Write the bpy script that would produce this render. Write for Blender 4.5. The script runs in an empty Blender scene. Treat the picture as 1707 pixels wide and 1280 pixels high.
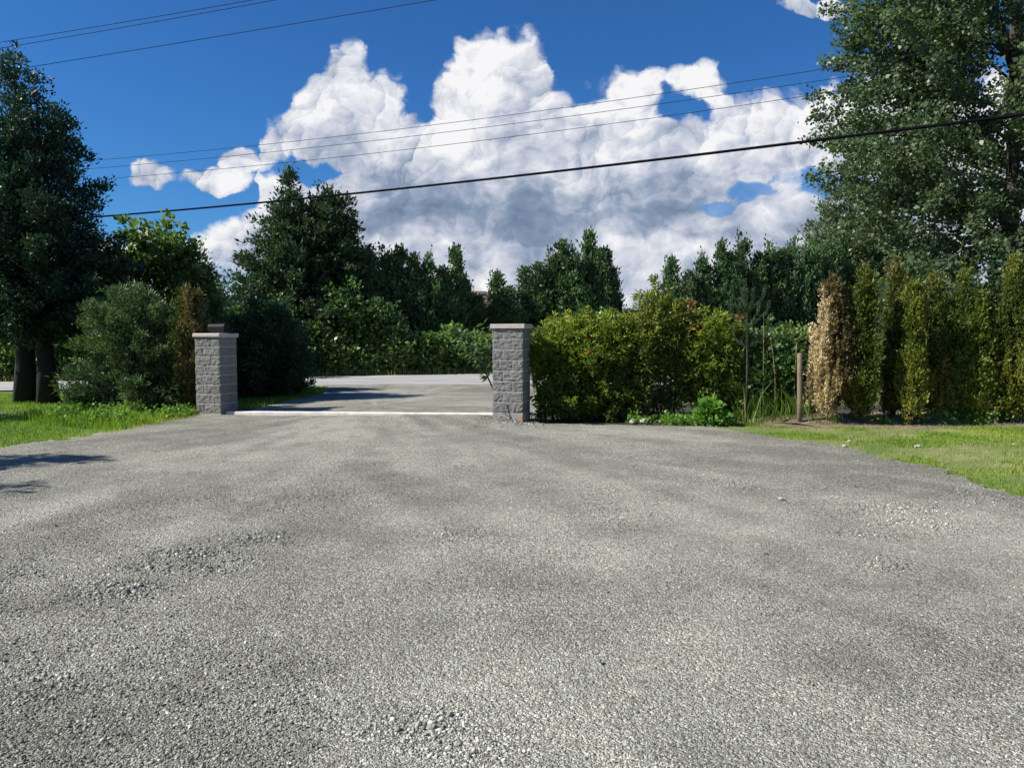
import bpy, bmesh, math, random
import numpy as np
from mathutils import Vector, Matrix

S = bpy.context.scene
COL = S.collection
R = math.radians
random.seed(4)

# ------------------------------------------------------------------ camera
FPX = 1250.0                       # focal length in photo pixels (photo 1707 x 1280)
PITCH = math.atan(73 / FPX)
CAMZ = 1.6
cam_d = bpy.data.cameras.new('camera')
cam_d.sensor_width = 36
cam_d.lens = 36 * FPX / 1707
cam_d.clip_end = 6000
cam = bpy.data.objects.new('camera', cam_d)
COL.objects.link(cam)
cam.location = (0, 0, CAMZ)
cam.rotation_euler = (R(90) - PITCH, 0, 0)
S.camera = cam

def ray(px, py):
    x = (px - 853.5) / FPX
    y = -(py - 640) / FPX
    c, s = math.cos(PITCH), math.sin(PITCH)
    return (x, c + y * s, -s + y * c)

def at(px, py, Y):                 # the point at depth Y seen in direction (px, py)
    r = ray(px, py)
    k = Y / r[1]
    return Vector((r[0] * k, Y, CAMZ + r[2] * k))

def uv(px, py):
    r = ray(px, py)
    return r[0] / r[1], r[2] / r[1]

# ------------------------------------------------------------------ node helpers
class NT:
    def __init__(self, tree):
        self.t = tree
        self.n = tree.nodes
        self.l = tree.links
    def new(self, typ, **kw):
        n = self.n.new(typ)
        for k, v in kw.items():
            setattr(n, k, v)
        return n
    def link(self, a, b):
        self.l.new(a, b)
    def put(self, sock, v):
        if isinstance(v, bpy.types.NodeSocket):
            self.l.new(v, sock)
        else:
            sock.default_value = v
    def math(self, op, a, b=0.0, c=None, clamp=False):
        n = self.new('ShaderNodeMath', operation=op)
        n.use_clamp = clamp
        self.put(n.inputs[0], a)
        self.put(n.inputs[1], b)
        if c is not None:
            self.put(n.inputs[2], c)
        return n.outputs[0]
    def vmath(self, op, a, b=None, out=0):
        n = self.new('ShaderNodeVectorMath', operation=op)
        self.put(n.inputs[0], a)
        if b is not None:
            self.put(n.inputs['Scale' if op == 'SCALE' else 1], b)
        return n.outputs[out]
    def noise(self, vec, scale, detail=4, rough=0.5, out='Fac', dist=0.0, two=False):
        n = self.new('ShaderNodeTexNoise')
        if two: n.noise_dimensions = '2D'
        self.put(n.inputs['Vector'], vec)
        n.inputs['Scale'].default_value = scale
        n.inputs['Detail'].default_value = detail
        n.inputs['Roughness'].default_value = rough
        n.inputs['Distortion'].default_value = dist
        return n.outputs[out]
    def smooth(self, v, a, b, o0=0.0, o1=1.0, typ='SMOOTHSTEP'):
        n = self.new('ShaderNodeMapRange', interpolation_type=typ)
        self.put(n.inputs['Value'], v)
        n.inputs['From Min'].default_value = a
        n.inputs['From Max'].default_value = b
        n.inputs['To Min'].default_value = o0
        n.inputs['To Max'].default_value = o1
        return n.outputs['Result']
    def mix(self, fac, a, b, typ='MIX'):
        n = self.new('ShaderNodeMix', data_type='RGBA', blend_type=typ)
        self.put(n.inputs['Factor'], fac)
        self.put(n.inputs['A'], a)
        self.put(n.inputs['B'], b)
        return n.outputs['Result']
    def ramp(self, v, stops, interp='LINEAR'):
        n = self.new('ShaderNodeValToRGB')
        n.color_ramp.interpolation = interp
        e = n.color_ramp.elements
        while len(e) < len(stops):
            e.new(0.5)
        for i, (p, c) in enumerate(stops):
            e[i].position = p
            e[i].color = tuple(c) + (1,)
        self.put(n.inputs[0], v)
        return n.outputs[0]
    def ell(self, P, px, py, rx, ry):
        """1 inside, 0 outside of an ellipse of the sky, soft edge"""
        cx, cy = uv(px, py)
        d = self.vmath('SUBTRACT', P, (cx, cy, 0))
        d = self.vmath('MULTIPLY', d, (FPX / rx, FPX / ry, 0))
        n = self.new('ShaderNodeVectorMath', operation='LENGTH')
        self.put(n.inputs[0], d)
        return self.math('SUBTRACT', 1.0, n.outputs['Value'])

# ------------------------------------------------------------------ light
SUN_EL = R(41)
sx, sy = -0.98, -0.20             # the sun stands to the left, barely behind the camera
sl = math.hypot(sx, sy)
SUN_DIR = Vector((sx / sl * math.cos(SUN_EL), sy / sl * math.cos(SUN_EL), math.sin(SUN_EL)))
sun_d = bpy.data.lights.new('sun', 'SUN')
sun_d.energy = 5.0
sun_d.angle = R(0.5)
sun_d.color = (1.0, 0.93, 0.82)
sun = bpy.data.objects.new('sun', sun_d)
COL.objects.link(sun)
sun.rotation_euler = (-SUN_DIR).to_track_quat('-Z', 'Y').to_euler()
sun.location = (0, 0, 50)

S.view_settings.view_transform = 'Standard'
S.view_settings.look = 'None'
EXPO = 0.68
S.view_settings.exposure = EXPO
S.view_settings.gamma = 1.0

world = bpy.data.worlds.new('World')
S.world = world
world.use_nodes = True
BG = 0.10
def build_world():
    t = world.node_tree
    t.nodes.clear()
    k = NT(t)
    out = k.new('ShaderNodeOutputWorld')
    bg = k.new('ShaderNodeBackground')
    bg.inputs['Strength'].default_value = BG
    k.link(bg.outputs[0], out.inputs[0])
    sky = k.new('ShaderNodeTexSky', sky_type='NISHITA')
    sky.sun_disc = False
    sky.sun_elevation = SUN_EL
    sky.sun_rotation = math.atan2(sx, sy)
    sky.altitude = 0
    sky.air_density = 1.0
    sky.dust_density = 0.3
    sky.ozone_density = 3.0
    hs = k.new('ShaderNodeHueSaturation')
    hs.inputs['Saturation'].default_value = 1.12
    hs.inputs['Value'].default_value = 0.95
    k.link(sky.outputs[0], hs.inputs['Color'])
    skyc = k.mix(1.0, hs.outputs[0], (0.235, 0.49, 0.75, 1), 'MULTIPLY')
    tc = k.new('ShaderNodeTexCoord')
    sep = k.new('ShaderNodeSeparateXYZ')
    k.link(tc.outputs['Generated'], sep.inputs[0])
    ya = k.math('MAXIMUM', k.math('ABSOLUTE', sep.outputs['Y']), 0.22)
    u = k.math('DIVIDE', sep.outputs['X'], ya)
    v = k.math('DIVIDE', sep.outputs['Z'], ya)
    cmb = k.new('ShaderNodeCombineXYZ')
    k.link(u, cmb.inputs[0]); k.link(v, cmb.inputs[1])
    P0 = cmb.outputs[0]
    # warp of the outline: big lobes, small billows
    w1 = k.vmath('SCALE', k.vmath('SUBTRACT', k.noise(P0, 9, 3, 0.55, 'Color', two=True), (0.5, 0.5, 0.5)), 0.05)
    w2 = k.vmath('SCALE', k.vmath('SUBTRACT', k.noise(P0, 42, 5, 0.62, 'Color', two=True), (0.5, 0.5, 0.5)), 0.013)
    P = k.vmath('ADD', P0, k.vmath('ADD', w1, w2))
    P4 = k.vmath('ADD', P0, k.vmath('ADD', k.vmath('SCALE', w1, 1.5), k.vmath('SCALE', w2, 1.3)))
    P3 = k.vmath('ADD', P0, k.vmath('ADD', k.vmath('SCALE', w1, 3.2), k.vmath('SCALE', w2, 1.5)))
    sp = k.new('ShaderNodeSeparateXYZ')
    k.link(P, sp.inputs[0])
    # top outline of the cumulus bank
    top = [(-60, 420), (100, 400), (200, 395), (300, 400), (340, 380), (395, 348), (425, 335), (432, 232), (455, 208), (484, 200),
           (492, 152), (520, 128), (548, 118), (556, 84), (603, 84), (612, 112), (650, 128), (678, 160), (700, 186),
           (716, 184), (720, 148), (742, 118), (768, 100), (776, 74), (798, 50), (826, 44), (850, 54), (884, 56), (904, 90),
           (918, 128), (962, 128), (1010, 134), (1046, 112), (1092, 88), (1142, 80), (1196, 100), (1214, 132), (1226, 156),
           (1262, 140), (1305, 150), (1345, 136), (1420, 128), (1520, 112), (1640, 120), (1800, 150)]
    fc = k.new('ShaderNodeFloatCurve')
    m = fc.mapping
    cv = m.curves[0]
    pts = []
    for px, py in top:
        a, b = uv(px, py)
        pts.append(((a + 0.8) / 1.6, (b + 0.1) / 0.7))
    cv.points[0].location = (0, pts[0][1]); cv.points[1].location = (1, pts[-1][1])
    for x, y in pts:
        cv.points.new(x, y)
    for p in cv.points:
        p.handle_type = 'VECTOR'
    m.update()
    k.put(fc.inputs['Value'], k.math('DIVIDE', k.math('ADD', sp.outputs[0], 0.8), 1.6))
    fc.inputs['Factor'].default_value = 1
    T = k.math('SUBTRACT', k.math('MULTIPLY', fc.outputs[0], 0.7), 0.1)
    C = k.math('SUBTRACT', T, sp.outputs[1])          # > 0 below the outline
    for e in [(243, 302, 50, 30), (370, 302, 70, 23), (402, 276, 36, 26), (1358, 8, 60, 18)]:
        C = k.math('MAXIMUM', C, k.math('MULTIPLY', k.ell(P, *e), 0.09))
    # billows
    Pb = k.vmath('ADD', P0, k.vmath('SCALE', w1, 1.3))
    Pb = k.vmath('ADD', Pb, k.vmath('SCALE', w2, 1.2))
    def puffs(sc, shift):
        """a field of round puffs: how much each point of a puff faces the sun, and its squared distance from the puff's centre"""
        n = k.new('ShaderNodeTexVoronoi', feature='F1', voronoi_dimensions='2D')
        n.inputs['Scale'].default_value = sc
        n.inputs['Randomness'].default_value = 1.0
        q = k.vmath('ADD', Pb, shift)
        k.link(q, n.inputs['Vector'])
        dv = k.vmath('SCALE', k.vmath('SUBTRACT', q, n.outputs['Position']), sc)
        lit = k.vmath('DOT_PRODUCT', dv, (-0.66, 0.75, 0), out=1)
        d2 = k.vmath('DOT_PRODUCT', dv, dv, out=1)
        return lit, d2
    L1, d1 = puffs(9.5, (0, 0, 0))
    L2, d2 = puffs(21, (.37, .11, 0))
    L3, d3 = puffs(46, (.83, .57, 0))
    big = k.noise(P0, 7.0, 4, 0.55, two=True)
    big1 = k.noise(k.vmath('ADD', P0, (-0.03, 0.035, 0)), 7.0, 4, 0.55, two=True)
    mid = k.noise(k.vmath('MULTIPLY', P, (1, 1.5, 1)), 17, 5, 0.6, two=True)
    mid1 = k.noise(k.vmath('MULTIPLY', k.vmath('ADD', P, (-0.012, 0.014, 0)), (1, 1.5, 1)), 17, 5, 0.6, two=True)
    D = k.math('SUBTRACT', C, k.math('MULTIPLY', k.math('SUBTRACT', d1, 0.22), 0.028))
    D = k.math('SUBTRACT', D, k.math('MULTIPLY', k.math('SUBTRACT', d2, 0.22), 0.030))
    D = k.math('SUBTRACT', D, k.math('MULTIPLY', k.math('SUBTRACT', d3, 0.22), 0.018))
    D = k.math('ADD', D, k.math('MULTIPLY', k.math('SUBTRACT', mid, 0.5), 0.035))
    alpha = k.smooth(D, -0.004, 0.020)
    # blue gaps with torn edges
    rag = k.math('ADD', k.math('MULTIPLY', k.math('SUBTRACT', mid, 0.5), 1.7), k.math('MULTIPLY', k.math('SUBTRACT', d2, 0.22), 0.9))
    for e, g in [((500, 282, 50, 20), 1), ((1136, 181, 66, 27), 1), ((1262, 320, 60, 16), .8), ((1375, 300, 84, 22), .9), ((694, 172, 34, 24), 1),
                 ((350, 338, 90, 16), 1), ((380, 470, 120, 30), .5), ((1200, 348, 24, 12), .7)]:
        q = k.math('ADD', k.ell(P, *e), rag)
        alpha = k.math('MULTIPLY', alpha, k.smooth(q, -0.05, 0.42, 1.0, 1.0 - g))
    # shade: how deep below the outline, folds turned to or from the sun, dark bellies
    deep = k.smooth(C, 0.0, 0.17)
    s = k.math('SUBTRACT', 0.80, k.math('MULTIPLY', deep, 0.15))
    s = k.math('ADD', s, k.math('MULTIPLY', k.math('SUBTRACT', big, big1), 1.3))
    s = k.math('ADD', s, k.math('MULTIPLY', k.math('SUBTRACT', mid, mid1), 0.9))
    s = k.math('ADD', s, k.math('MULTIPLY', k.math('SUBTRACT', mid, 0.5), 0.30))
    p = k.math('MULTIPLY', L1, 0.25)
    p = k.math('ADD', p, k.math('MULTIPLY', L2, 0.19))
    p = k.math('ADD', p, k.math('MULTIPLY', L3, 0.14))
    p = k.math('SUBTRACT', p, k.math('MULTIPLY', k.smooth(d2, 0.12, 0.6), 0.05))
    p = k.math('SUBTRACT', p, k.math('MULTIPLY', k.smooth(d3, 0.12, 0.6), 0.05))
    s = k.math('ADD', s, k.math('MULTIPLY', p, k.smooth(C, 0.03, 0.2, 1.15, 0.42)))
    for e, g in [((820, 372, 300, 46), 0.42), ((1050, 352, 260, 36), 0.26), ((1000, 400, 650, 110), 0.14), ((520, 430, 200, 60), 0.10), ((1030, 290, 190, 60), 0.16), ((600, 215, 100, 70), 0.20), ((915, 175, 60, 60), 0.12),
                 ((640, 275, 110, 34), 0.28), ((1150, 420, 300, 24), 0.22), ((720, 455, 300, 20), 0.15), ((1310, 260, 130, 60), 0.14), ((815, 212, 50, 16), 0.3), ((700, 330, 120, 50), 0.15)]:
        s = k.math('SUBTRACT', s, k.math('MULTIPLY', k.smooth(k.ell(P3, *e), -0.6, 0.95), g * 0.95))
    for e, g in [((820, 120, 130, 90), 0.20), ((550, 130, 120, 70), 0.08), ((1140, 120, 130, 60), 0.14), ((700, 225, 130, 36), 0.22), ((880, 260, 70, 50), 0.14),
                 ((400, 400, 80, 60), 0.15), ((1080, 445, 130, 24), 0.22), ((620, 440, 120, 22), 0.18), ((1330, 390, 80, 24), 0.2), ((830, 470, 160, 20), 0.2), ((1200, 180, 60, 50), 0.1)]:
        s = k.math('ADD', s, k.math('MULTIPLY', k.smooth(k.ell(P3, *e), -0.5, 0.8), g * 1.2))
    s = k.smooth(s, -0.42, 1.02, 0, 1, 'LINEAR')
    E = 1.0 / BG / 2 ** EXPO
    cc = k.ramp(s, [(0.0, (0.12, 0.18, 0.29)), (0.38, (0.26, 0.33, 0.46)), (0.6, (0.47, 0.52, 0.64)), (0.82, (0.72, 0.74, 0.81)), (1.0, (0.93, 0.93, 0.95))])
    cc = k.vmath('SCALE', cc, E)
    # thin high streaks low on the left
    st = k.noise(k.vmath('MULTIPLY', P0, (3, 22, 1)), 2.2, 4, 0.6, two=True)
    stm = k.math('MULTIPLY', k.smooth(st, 0.5, 0.72), k.smooth(v, 0.16, 0.05))
    skyc2 = k.mix(k.math('MULTIPLY', stm, 0.7), skyc, (4.6, 5.0, 5.8, 1))
    # cloud only above the horizon
    alpha = k.math('MULTIPLY', alpha, k.smooth(sep.outputs['Z'], -0.02, 0.0))
    k.link(k.mix(alpha, skyc2, cc), bg.inputs['Color'])
    world.cycles.sampling_method = 'MANUAL'
    world.cycles.sample_map_resolution = 512
build_world()

S.cycles.max_bounces = 6
S.cycles.diffuse_bounces = 3
S.cycles.glossy_bounces = 2
S.cycles.transmission_bounces = 3
S.cycles.sample_clamp_indirect = 4

# ------------------------------------------------------------------ numpy helpers
def vn(x, y, s, seed=0):
    """smooth value noise 0..1"""
    x = np.asarray(x, float) * s + 1000.3; y = np.asarray(y, float) * s + 1000.7
    xi = np.floor(x).astype(np.int64); yi = np.floor(y).astype(np.int64)
    fx = x - xi; fy = y - yi
    fx = fx * fx * (3 - 2 * fx); fy = fy * fy * (3 - 2 * fy)
    def h(a, b):
        n = (a * 374761393 + b * 668265263 + seed * 974711) & 0x7fffffff
        n = ((n ^ (n >> 13)) * 1274126177) & 0x7fffffff
        return ((n ^ (n >> 16)) & 0xffff) / 65535.0
    a = h(xi, yi) * (1 - fx) + h(xi + 1, yi) * fx
    b = h(xi, yi + 1) * (1 - fx) + h(xi + 1, yi + 1) * fx
    return a * (1 - fy) + b * fy
def fbm(x, y, s, seed=0, o=3):
    r = 0; a = 1; t = 0
    for i in range(o):
        r = r + vn(x, y, s, seed + i * 7) * a; t += a; a *= .5; s *= 2.1
    return r / t
def sst(x, a, b):
    t = np.clip((x - a) / (b - a), 0, 1)
    return t * t * (3 - 2 * t)
def inpoly(x, y, poly):
    c = np.zeros(np.shape(x), bool)
    n = len(poly)
    for i in range(n):
        x1, y1 = poly[i]; x2, y2 = poly[(i + 1) % n]
        if y1 == y2: continue
        k = ((y1 > y) != (y2 > y)) & (x < (x2 - x1) * (y - y1) / (y2 - y1) + x1)
        c ^= k
    return c
def norm(a):
    return a / np.maximum(np.linalg.norm(a, axis=1, keepdims=True), 1e-9)

def HG(x, y):
    """height of the gravel"""
    x = np.asarray(x, float); y = np.asarray(y, float)
    h = (fbm(x, y, .35, 3, 2) - .5) * .05 + (fbm(x, y, 1.6, 9, 3) - .5) * .026 + (vn(x, y, 6, 5) - .5) * .008
    for cx, cy, rx, ry in [(-2.5, 5.35, .45, .16), (-2.3, 5.75, .45, .2), (-2.0, 6.1, .5, .25), (-2.7, 4.8, .4, .2)]:
        h = h + .028 * np.exp(-(((x - cx) / rx) ** 2 + ((y - cy) / ry) ** 2))
    ramp = sst(x, -6.0, -.3) * (1 - sst(x, -.25, .35))
    h = h * (1 - sst(y, 13.6, 15.0) * .6)
    h = h + .115 * ramp * sst(y, 13.4, 14.8) * (1 - sst(y, 17.5, 22))
    return h

def raw_mesh(name, V, F, mat, nv=4, tint=None, smooth=False):
    """V (n,3), F (m,nv) -> mesh"""
    me = bpy.data.meshes.new(name)
    V = np.ascontiguousarray(V, np.float32); F = np.ascontiguousarray(F, np.int32)
    me.vertices.add(len(V)); me.vertices.foreach_set('co', V.ravel())
    me.loops.add(F.size); me.loops.foreach_set('vertex_index', F.ravel())
    me.polygons.add(len(F)); me.polygons.foreach_set('loop_start', np.arange(0, F.size, F.shape[1], dtype=np.int32))
    me.update(calc_edges=True)
    if tint is not None:
        a = me.attributes.new('tint', 'FLOAT', 'FACE')
        a.data.foreach_set('value', np.ascontiguousarray(tint, np.float32))
    if smooth:
        me.polygons.foreach_set('use_smooth', np.ones(len(F), bool))
    if mat: me.materials.append(mat)
    return me

def obj(name, me, parent=None):
    o = bpy.data.objects.new(name, me)
    COL.objects.link(o)
    if parent: o.parent = parent
    return o
def tag(o, label=None, cat=None, group=None, kind=None):
    if label: o['label'] = label
    if cat: o['category'] = cat
    if group: o['group'] = group
    if kind: o['kind'] = kind
    return o
def thing(name, label, cat, loc=(0, 0, 0), rz=0, group=None):
    o = bpy.data.objects.new(name, None)
    o.empty_display_size = .3
    COL.objects.link(o)
    o.location = loc; o.rotation_euler = (0, 0, rz)
    return tag(o, label, cat, group)

class MB:
    """collects boxes and tubes into one mesh"""
    def __init__(s): s.bm = bmesh.new()
    def box(s, c, d, rz=0, bevel=0.0, seg=2):
        r = bmesh.ops.create_cube(s.bm, size=1)
        vs = r['verts']
        M = Matrix.Translation(Vector(c)) @ Matrix.Rotation(rz, 4, 'Z') @ Matrix.Diagonal((d[0], d[1], d[2], 1))
        bmesh.ops.transform(s.bm, matrix=M, verts=vs)
        if bevel:
            es = list({e for v in vs for e in v.link_edges})
            bmesh.ops.bevel(s.bm, geom=es, offset=bevel, segments=seg, affect='EDGES', profile=.6)
    def tube(s, pts, rads, n=8, cap=True):
        rings = []
        pts = [Vector(p) for p in pts]
        for i, p in enumerate(pts):
            d = (pts[min(i + 1, len(pts) - 1)] - pts[max(i - 1, 0)]).normalized()
            a = d.orthogonal().normalized() if i == 0 else (a - d * a.dot(d)).normalized()
            b = d.cross(a)
            r = rads[i] if hasattr(rads, '__len__') else rads
            rings.append([s.bm.verts.new(p + (a * math.cos(t) + b * math.sin(t)) * r) for t in [2 * math.pi * j / n for j in range(n)]])
        for A, B in zip(rings, rings[1:]):
            for j in range(n):
                f = s.bm.faces.new((A[j], A[(j + 1) % n], B[(j + 1) % n], B[j])); f.smooth = True
        if cap:
            s.bm.faces.new(rings[0][::-1]); s.bm.faces.new(rings[-1])
    def build(s, name, mat, parent=None):
        me = bpy.data.meshes.new(name)
        bmesh.ops.recalc_face_normals(s.bm, faces=s.bm.faces)
        s.bm.to_mesh(me); s.bm.free()
        me.materials.append(mat)
        return obj(name, me, parent)

# ------------------------------------------------------------------ materials
def mat(name):
    m = bpy.data.materials.new(name)
    m.use_nodes = True
    t = m.node_tree; t.nodes.clear()
    k = NT(t)
    out = k.new('ShaderNodeOutputMaterial')
    p = k.new('ShaderNodeBsdfPrincipled')
    k.link(p.outputs[0], out.inputs[0])
    return m, k, p, out
def simple(name, col, rough=.8, var=.25, scale=8, bump=.0, metal=0, spec=.4):
    m, k, p, out = mat(name)
    tc = k.new('ShaderNodeTexCoord').outputs['Object']
    n = k.noise(tc, scale, 6, .6)
    c = k.ramp(n, [(.25, [x * (1 - var) for x in col]), (.75, [min(1, x * (1 + var)) for x in col])])
    k.link(c, p.inputs['Base Color'])
    p.inputs['Roughness'].default_value = rough
    p.inputs['Metallic'].default_value = metal
    p.inputs['Specular IOR Level'].default_value = spec
    if bump:
        b = k.new('ShaderNodeBump'); b.inputs['Strength'].default_value = bump; b.inputs['Distance'].default_value = .02
        k.link(k.noise(tc, scale * 6, 5, .65), b.inputs['Height']); k.link(b.outputs[0], p.inputs['Normal'])
    return m
def leafmat(name, stops, rough=.5, spec=.35, trans=.3):
    """leaf colours vary from leaf to leaf (face attribute tint)"""
    m, k, p, out = mat(name)
    a = k.new('ShaderNodeAttribute'); a.attribute_name = 'tint'
    c = k.ramp(a.outputs['Fac'], stops)
    oi = k.new('ShaderNodeObjectInfo')
    hv = k.new('ShaderNodeHueSaturation')
    k.link(k.smooth(oi.outputs['Random'], 0, 1, 1.08, 1.42, 'LINEAR'), hv.inputs['Value'])
    k.link(k.smooth(oi.outputs['Random'], 0, 1, .49, .51, 'LINEAR'), hv.inputs['Hue'])
    k.link(c, hv.inputs['Color'])
    c = hv.outputs[0]
    k.link(c, p.inputs['Base Color'])
    p.inputs['Roughness'].default_value = rough
    p.inputs['Specular IOR Level'].default_value = spec
    if trans:
        tr = k.new('ShaderNodeBsdfTranslucent')
        k.link(k.mix(1.0, c, (1.25, 1.35, .6, 1), 'MULTIPLY'), tr.inputs['Color'])
        mx = k.new('ShaderNodeMixShader'); mx.inputs[0].default_value = trans
        k.link(p.outputs[0], mx.inputs[1]); k.link(tr.outputs[0], mx.inputs[2]); k.link(mx.outputs[0], out.inputs[0])
    return m
M = {}
M['bark'] = simple('bark', (.06, .048, .04), .9, .5, 9, .8)
M['darkbark'] = simple('dark_bark', (.02, .018, .018), .95, .4, 9, .8)
M['lf_left'] = leafmat('left_tree_leaf', [(0, (.010, .028, .022)), (.6, (.022, .055, .035)), (1, (.05, .10, .045))], .45, .4, .2)
M['lf_con'] = leafmat('conifer_needle', [(0, (.016, .036, .022)), (.6, (.042, .08, .040)), (1, (.095, .15, .065))], .6, .25, .2)
M['lf_arb'] = leafmat('hedge_conifer_spray', [(0, (.022, .05, .028)), (.6, (.062, .115, .048)), (1, (.14, .21, .075))], .6, .25, .25)
M['lf_pop'] = leafmat('poplar_leaf', [(0, (.028, .055, .03)), (.55, (.06, .10, .048)), (1, (.17, .22, .115))], .45, .42, .35)
M['lf_grey'] = leafmat('greygreen_leaf', [(0, (.05, .08, .045)), (1, (.12, .16, .08))], .5, .4, .3)
M['lf_mid'] = leafmat('broad_leaf', [(0, (.025, .055, .022)), (.6, (.06, .12, .035)), (.85, (.12, .20, .05)), (1, (.21, .30, .08))], .4, .5, .35)
M['lf_vine'] = leafmat('young_leaf', [(0, (.035, .08, .02)), (.6, (.10, .19, .04)), (1, (.22, .33, .07))], .45, .4, .4)
M['lf_bram'] = leafmat('bramble_leaf', [(0, (.035, .07, .03)), (.6, (.085, .15, .055)), (1, (.20, .28, .13))], .38, .6, .35)
M['lf_yew'] = leafmat('shrub_needle', [(0, (.014, .036, .02)), (.6, (.03, .075, .035)), (1, (.085, .14, .06))], .5, .35, .2)
M['lf_brl'] = leafmat('bramble_leaf_sunlit', [(0, (.05, .085, .03)), (.5, (.12, .19, .06)), (1, (.28, .36, .14))], .42, .5, .35)  # bramble leaf with sunlight put into its colour, for bushes the row shades
M['lf_yewl'] = leafmat('shrub_needle_light', [(0, (.025, .055, .028)), (.6, (.065, .12, .055)), (1, (.17, .22, .10))], .5, .35, .3)
M['lf_pier'] = leafmat('hedge_leaf', [(0, (.03, .06, .014)), (.42, (.10, .155, .028)), (.7, (.25, .30, .055)), (.94, (.50, .50, .11)), (.955, (.36, .11, .04)), (1, (.32, .06, .035))], .5, .3, .45)
M['lf_pier2'] = leafmat('hedge_leaf_yellow', [(0, (.035, .065, .016)), (.45, (.10, .135, .028)), (.93, (.38, .37, .09)), (.97, (.30, .13, .05)), (1, (.27, .08, .04))], .4, .45, .4)
M['lf_dead'] = leafmat('dead_cedar_spray', [(0, (.03, .035, .015)), (.3, (.075, .06, .028)), (.6, (.21, .145, .075)), (1, (.42, .335, .215))], .8, .15, .25)
M['lf_brown'] = leafmat('brown_cedar_spray', [(0, (.05, .045, .015)), (.5, (.11, .09, .025)), (1, (.26, .19, .05))], .7, .2, .25)
M['lf_brg'] = leafmat('bronze_cedar_spray', [(0, (.025, .04, .012)), (.4, (.06, .08, .018)), (.7, (.14, .125, .03)), (1, (.29, .21, .06))], .6, .25, .3)
M['lf_ced'] = leafmat('cedar_spray', [(0, (.025, .045, .01)), (.5, (.065, .095, .018)), (1, (.20, .21, .035))], .6, .25, .3)
M['lf_cedy'] = leafmat('yellow_cedar_spray', [(0, (.03, .05, .012)), (.4, (.08, .11, .018)), (.7, (.15, .175, .03)), (1, (.30, .31, .065))], .6, .25, .35)
M['lf_pine'] = leafmat('pine_needle', [(0, (.025, .055, .028)), (1, (.07, .115, .055))], .5, .3, .3)
M['grass'] = leafmat('grass_blade', [(0, (.055, .11, .016)), (.5, (.13, .21, .03)), (.8, (.23, .32, .055)), (1, (.40, .36, .16))], .5, .3, .45)
M['grassd'] = leafmat('dry_lawn_blade', [(0, (.09, .15, .02)), (.5, (.17, .26, .035)), (.75, (.26, .31, .07)), (1, (.42, .36, .18))], .6, .2, .4)
M['tallg'] = leafmat('tall_grass_blade', [(0, (.04, .08, .016)), (.6, (.10, .17, .03)), (1, (.26, .33, .10))], .5, .3, .4)
M['verge'] = leafmat('verge_grass', [(0, (.12, .18, .035)), (.5, (.25, .28, .08)), (1, (.42, .36, .16))], .6, .2, .4)
M['straw'] = leafmat('dry_stalk', [(0, (.30, .24, .13)), (1, (.55, .48, .32))], .8, .2, .2)
M['weed'] = leafmat('weed_leaf', [(0, (.05, .12, .025)), (.5, (.11, .22, .04)), (1, (.20, .33, .08))], .45, .4, .4)
M['cable'] = simple('black_cable', (.004, .004, .008), .9, .1, 3, 0, 0, .05)
M['wire'] = simple('wire', (.02, .02, .03), .9, .1, 3, 0, 0, .1)
M['black'] = simple('black_metal', (.010, .010, .012), .55, .2, 5, 0, 0, .12)
M['blackroof'] = simple('worn_black_metal', (.05, .06, .06), .4, .3, 9, 0, .2)
M['post'] = simple('weathered_wood', (.19, .155, .11), .9, .35, 14, .6)
M['dirt'] = simple('dirt', (.19, .145, .10), .95, .3, 7, .8)
M['stone'] = simple('pale_stone', (.40, .38, .34), .9, .25, 9, .5)
M['strip'] = simple('cast_concrete', (.60, .58, .54), .85, .28, 6, .5)
M['cap'] = simple('cap_concrete', (.46, .43, .38), .9, .14, 9, .4)
M['mortar'] = simple('mortar', (.48, .48, .46), .95, .12, 20, .3)
M['foot'] = simple('footing_concrete', (.30, .29, .27), .95, .25, 8, .6)
M['foam'] = simple('orange_foam', (.42, .24, .12), .9, .3, 20)  # orange foam at the foot of the right pillar
M['pvc'] = simple('grey_conduit', (.10, .10, .11), .5, .1, 5)
M['roof'] = simple('roof_shingle', (.14, .085, .07), .9, .25, 3, .5)
M['wall'] = simple('house_wall', (.38, .33, .27), .9, .1, 2)
M['glass'] = simple('dark_glass', (.02, .025, .03), .1, .1, 2, 0, 0, .8)

def mk_block(name, rough):
    m, k, p, out = mat(name)
    tc = k.new('ShaderNodeTexCoord').outputs['Object']
    n = k.noise(tc, 14, 7, .7)
    c = k.ramp(n, [(.25, (.115, .117, .112)), (.55, (.18, .182, .172)), (.8, (.26, .26, .245))])
    oi = k.new('ShaderNodeObjectInfo')
    hv = k.new('ShaderNodeHueSaturation')
    k.link(k.smooth(oi.outputs['Random'], 0, 1, .88, 1.1, 'LINEAR'), hv.inputs['Value'])
    k.link(c, hv.inputs['Color']); k.link(hv.outputs[0], p.inputs['Base Color'])
    p.inputs['Roughness'].default_value = .95
    b = k.new('ShaderNodeBump'); b.inputs['Strength'].default_value = .5; b.inputs['Distance'].default_value = .012
    k.link(k.noise(tc, 60, 6, .7), b.inputs['Height']); k.link(b.outputs[0], p.inputs['Normal'])
    return m
M['block'] = mk_block('split_face_block', 1)

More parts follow.
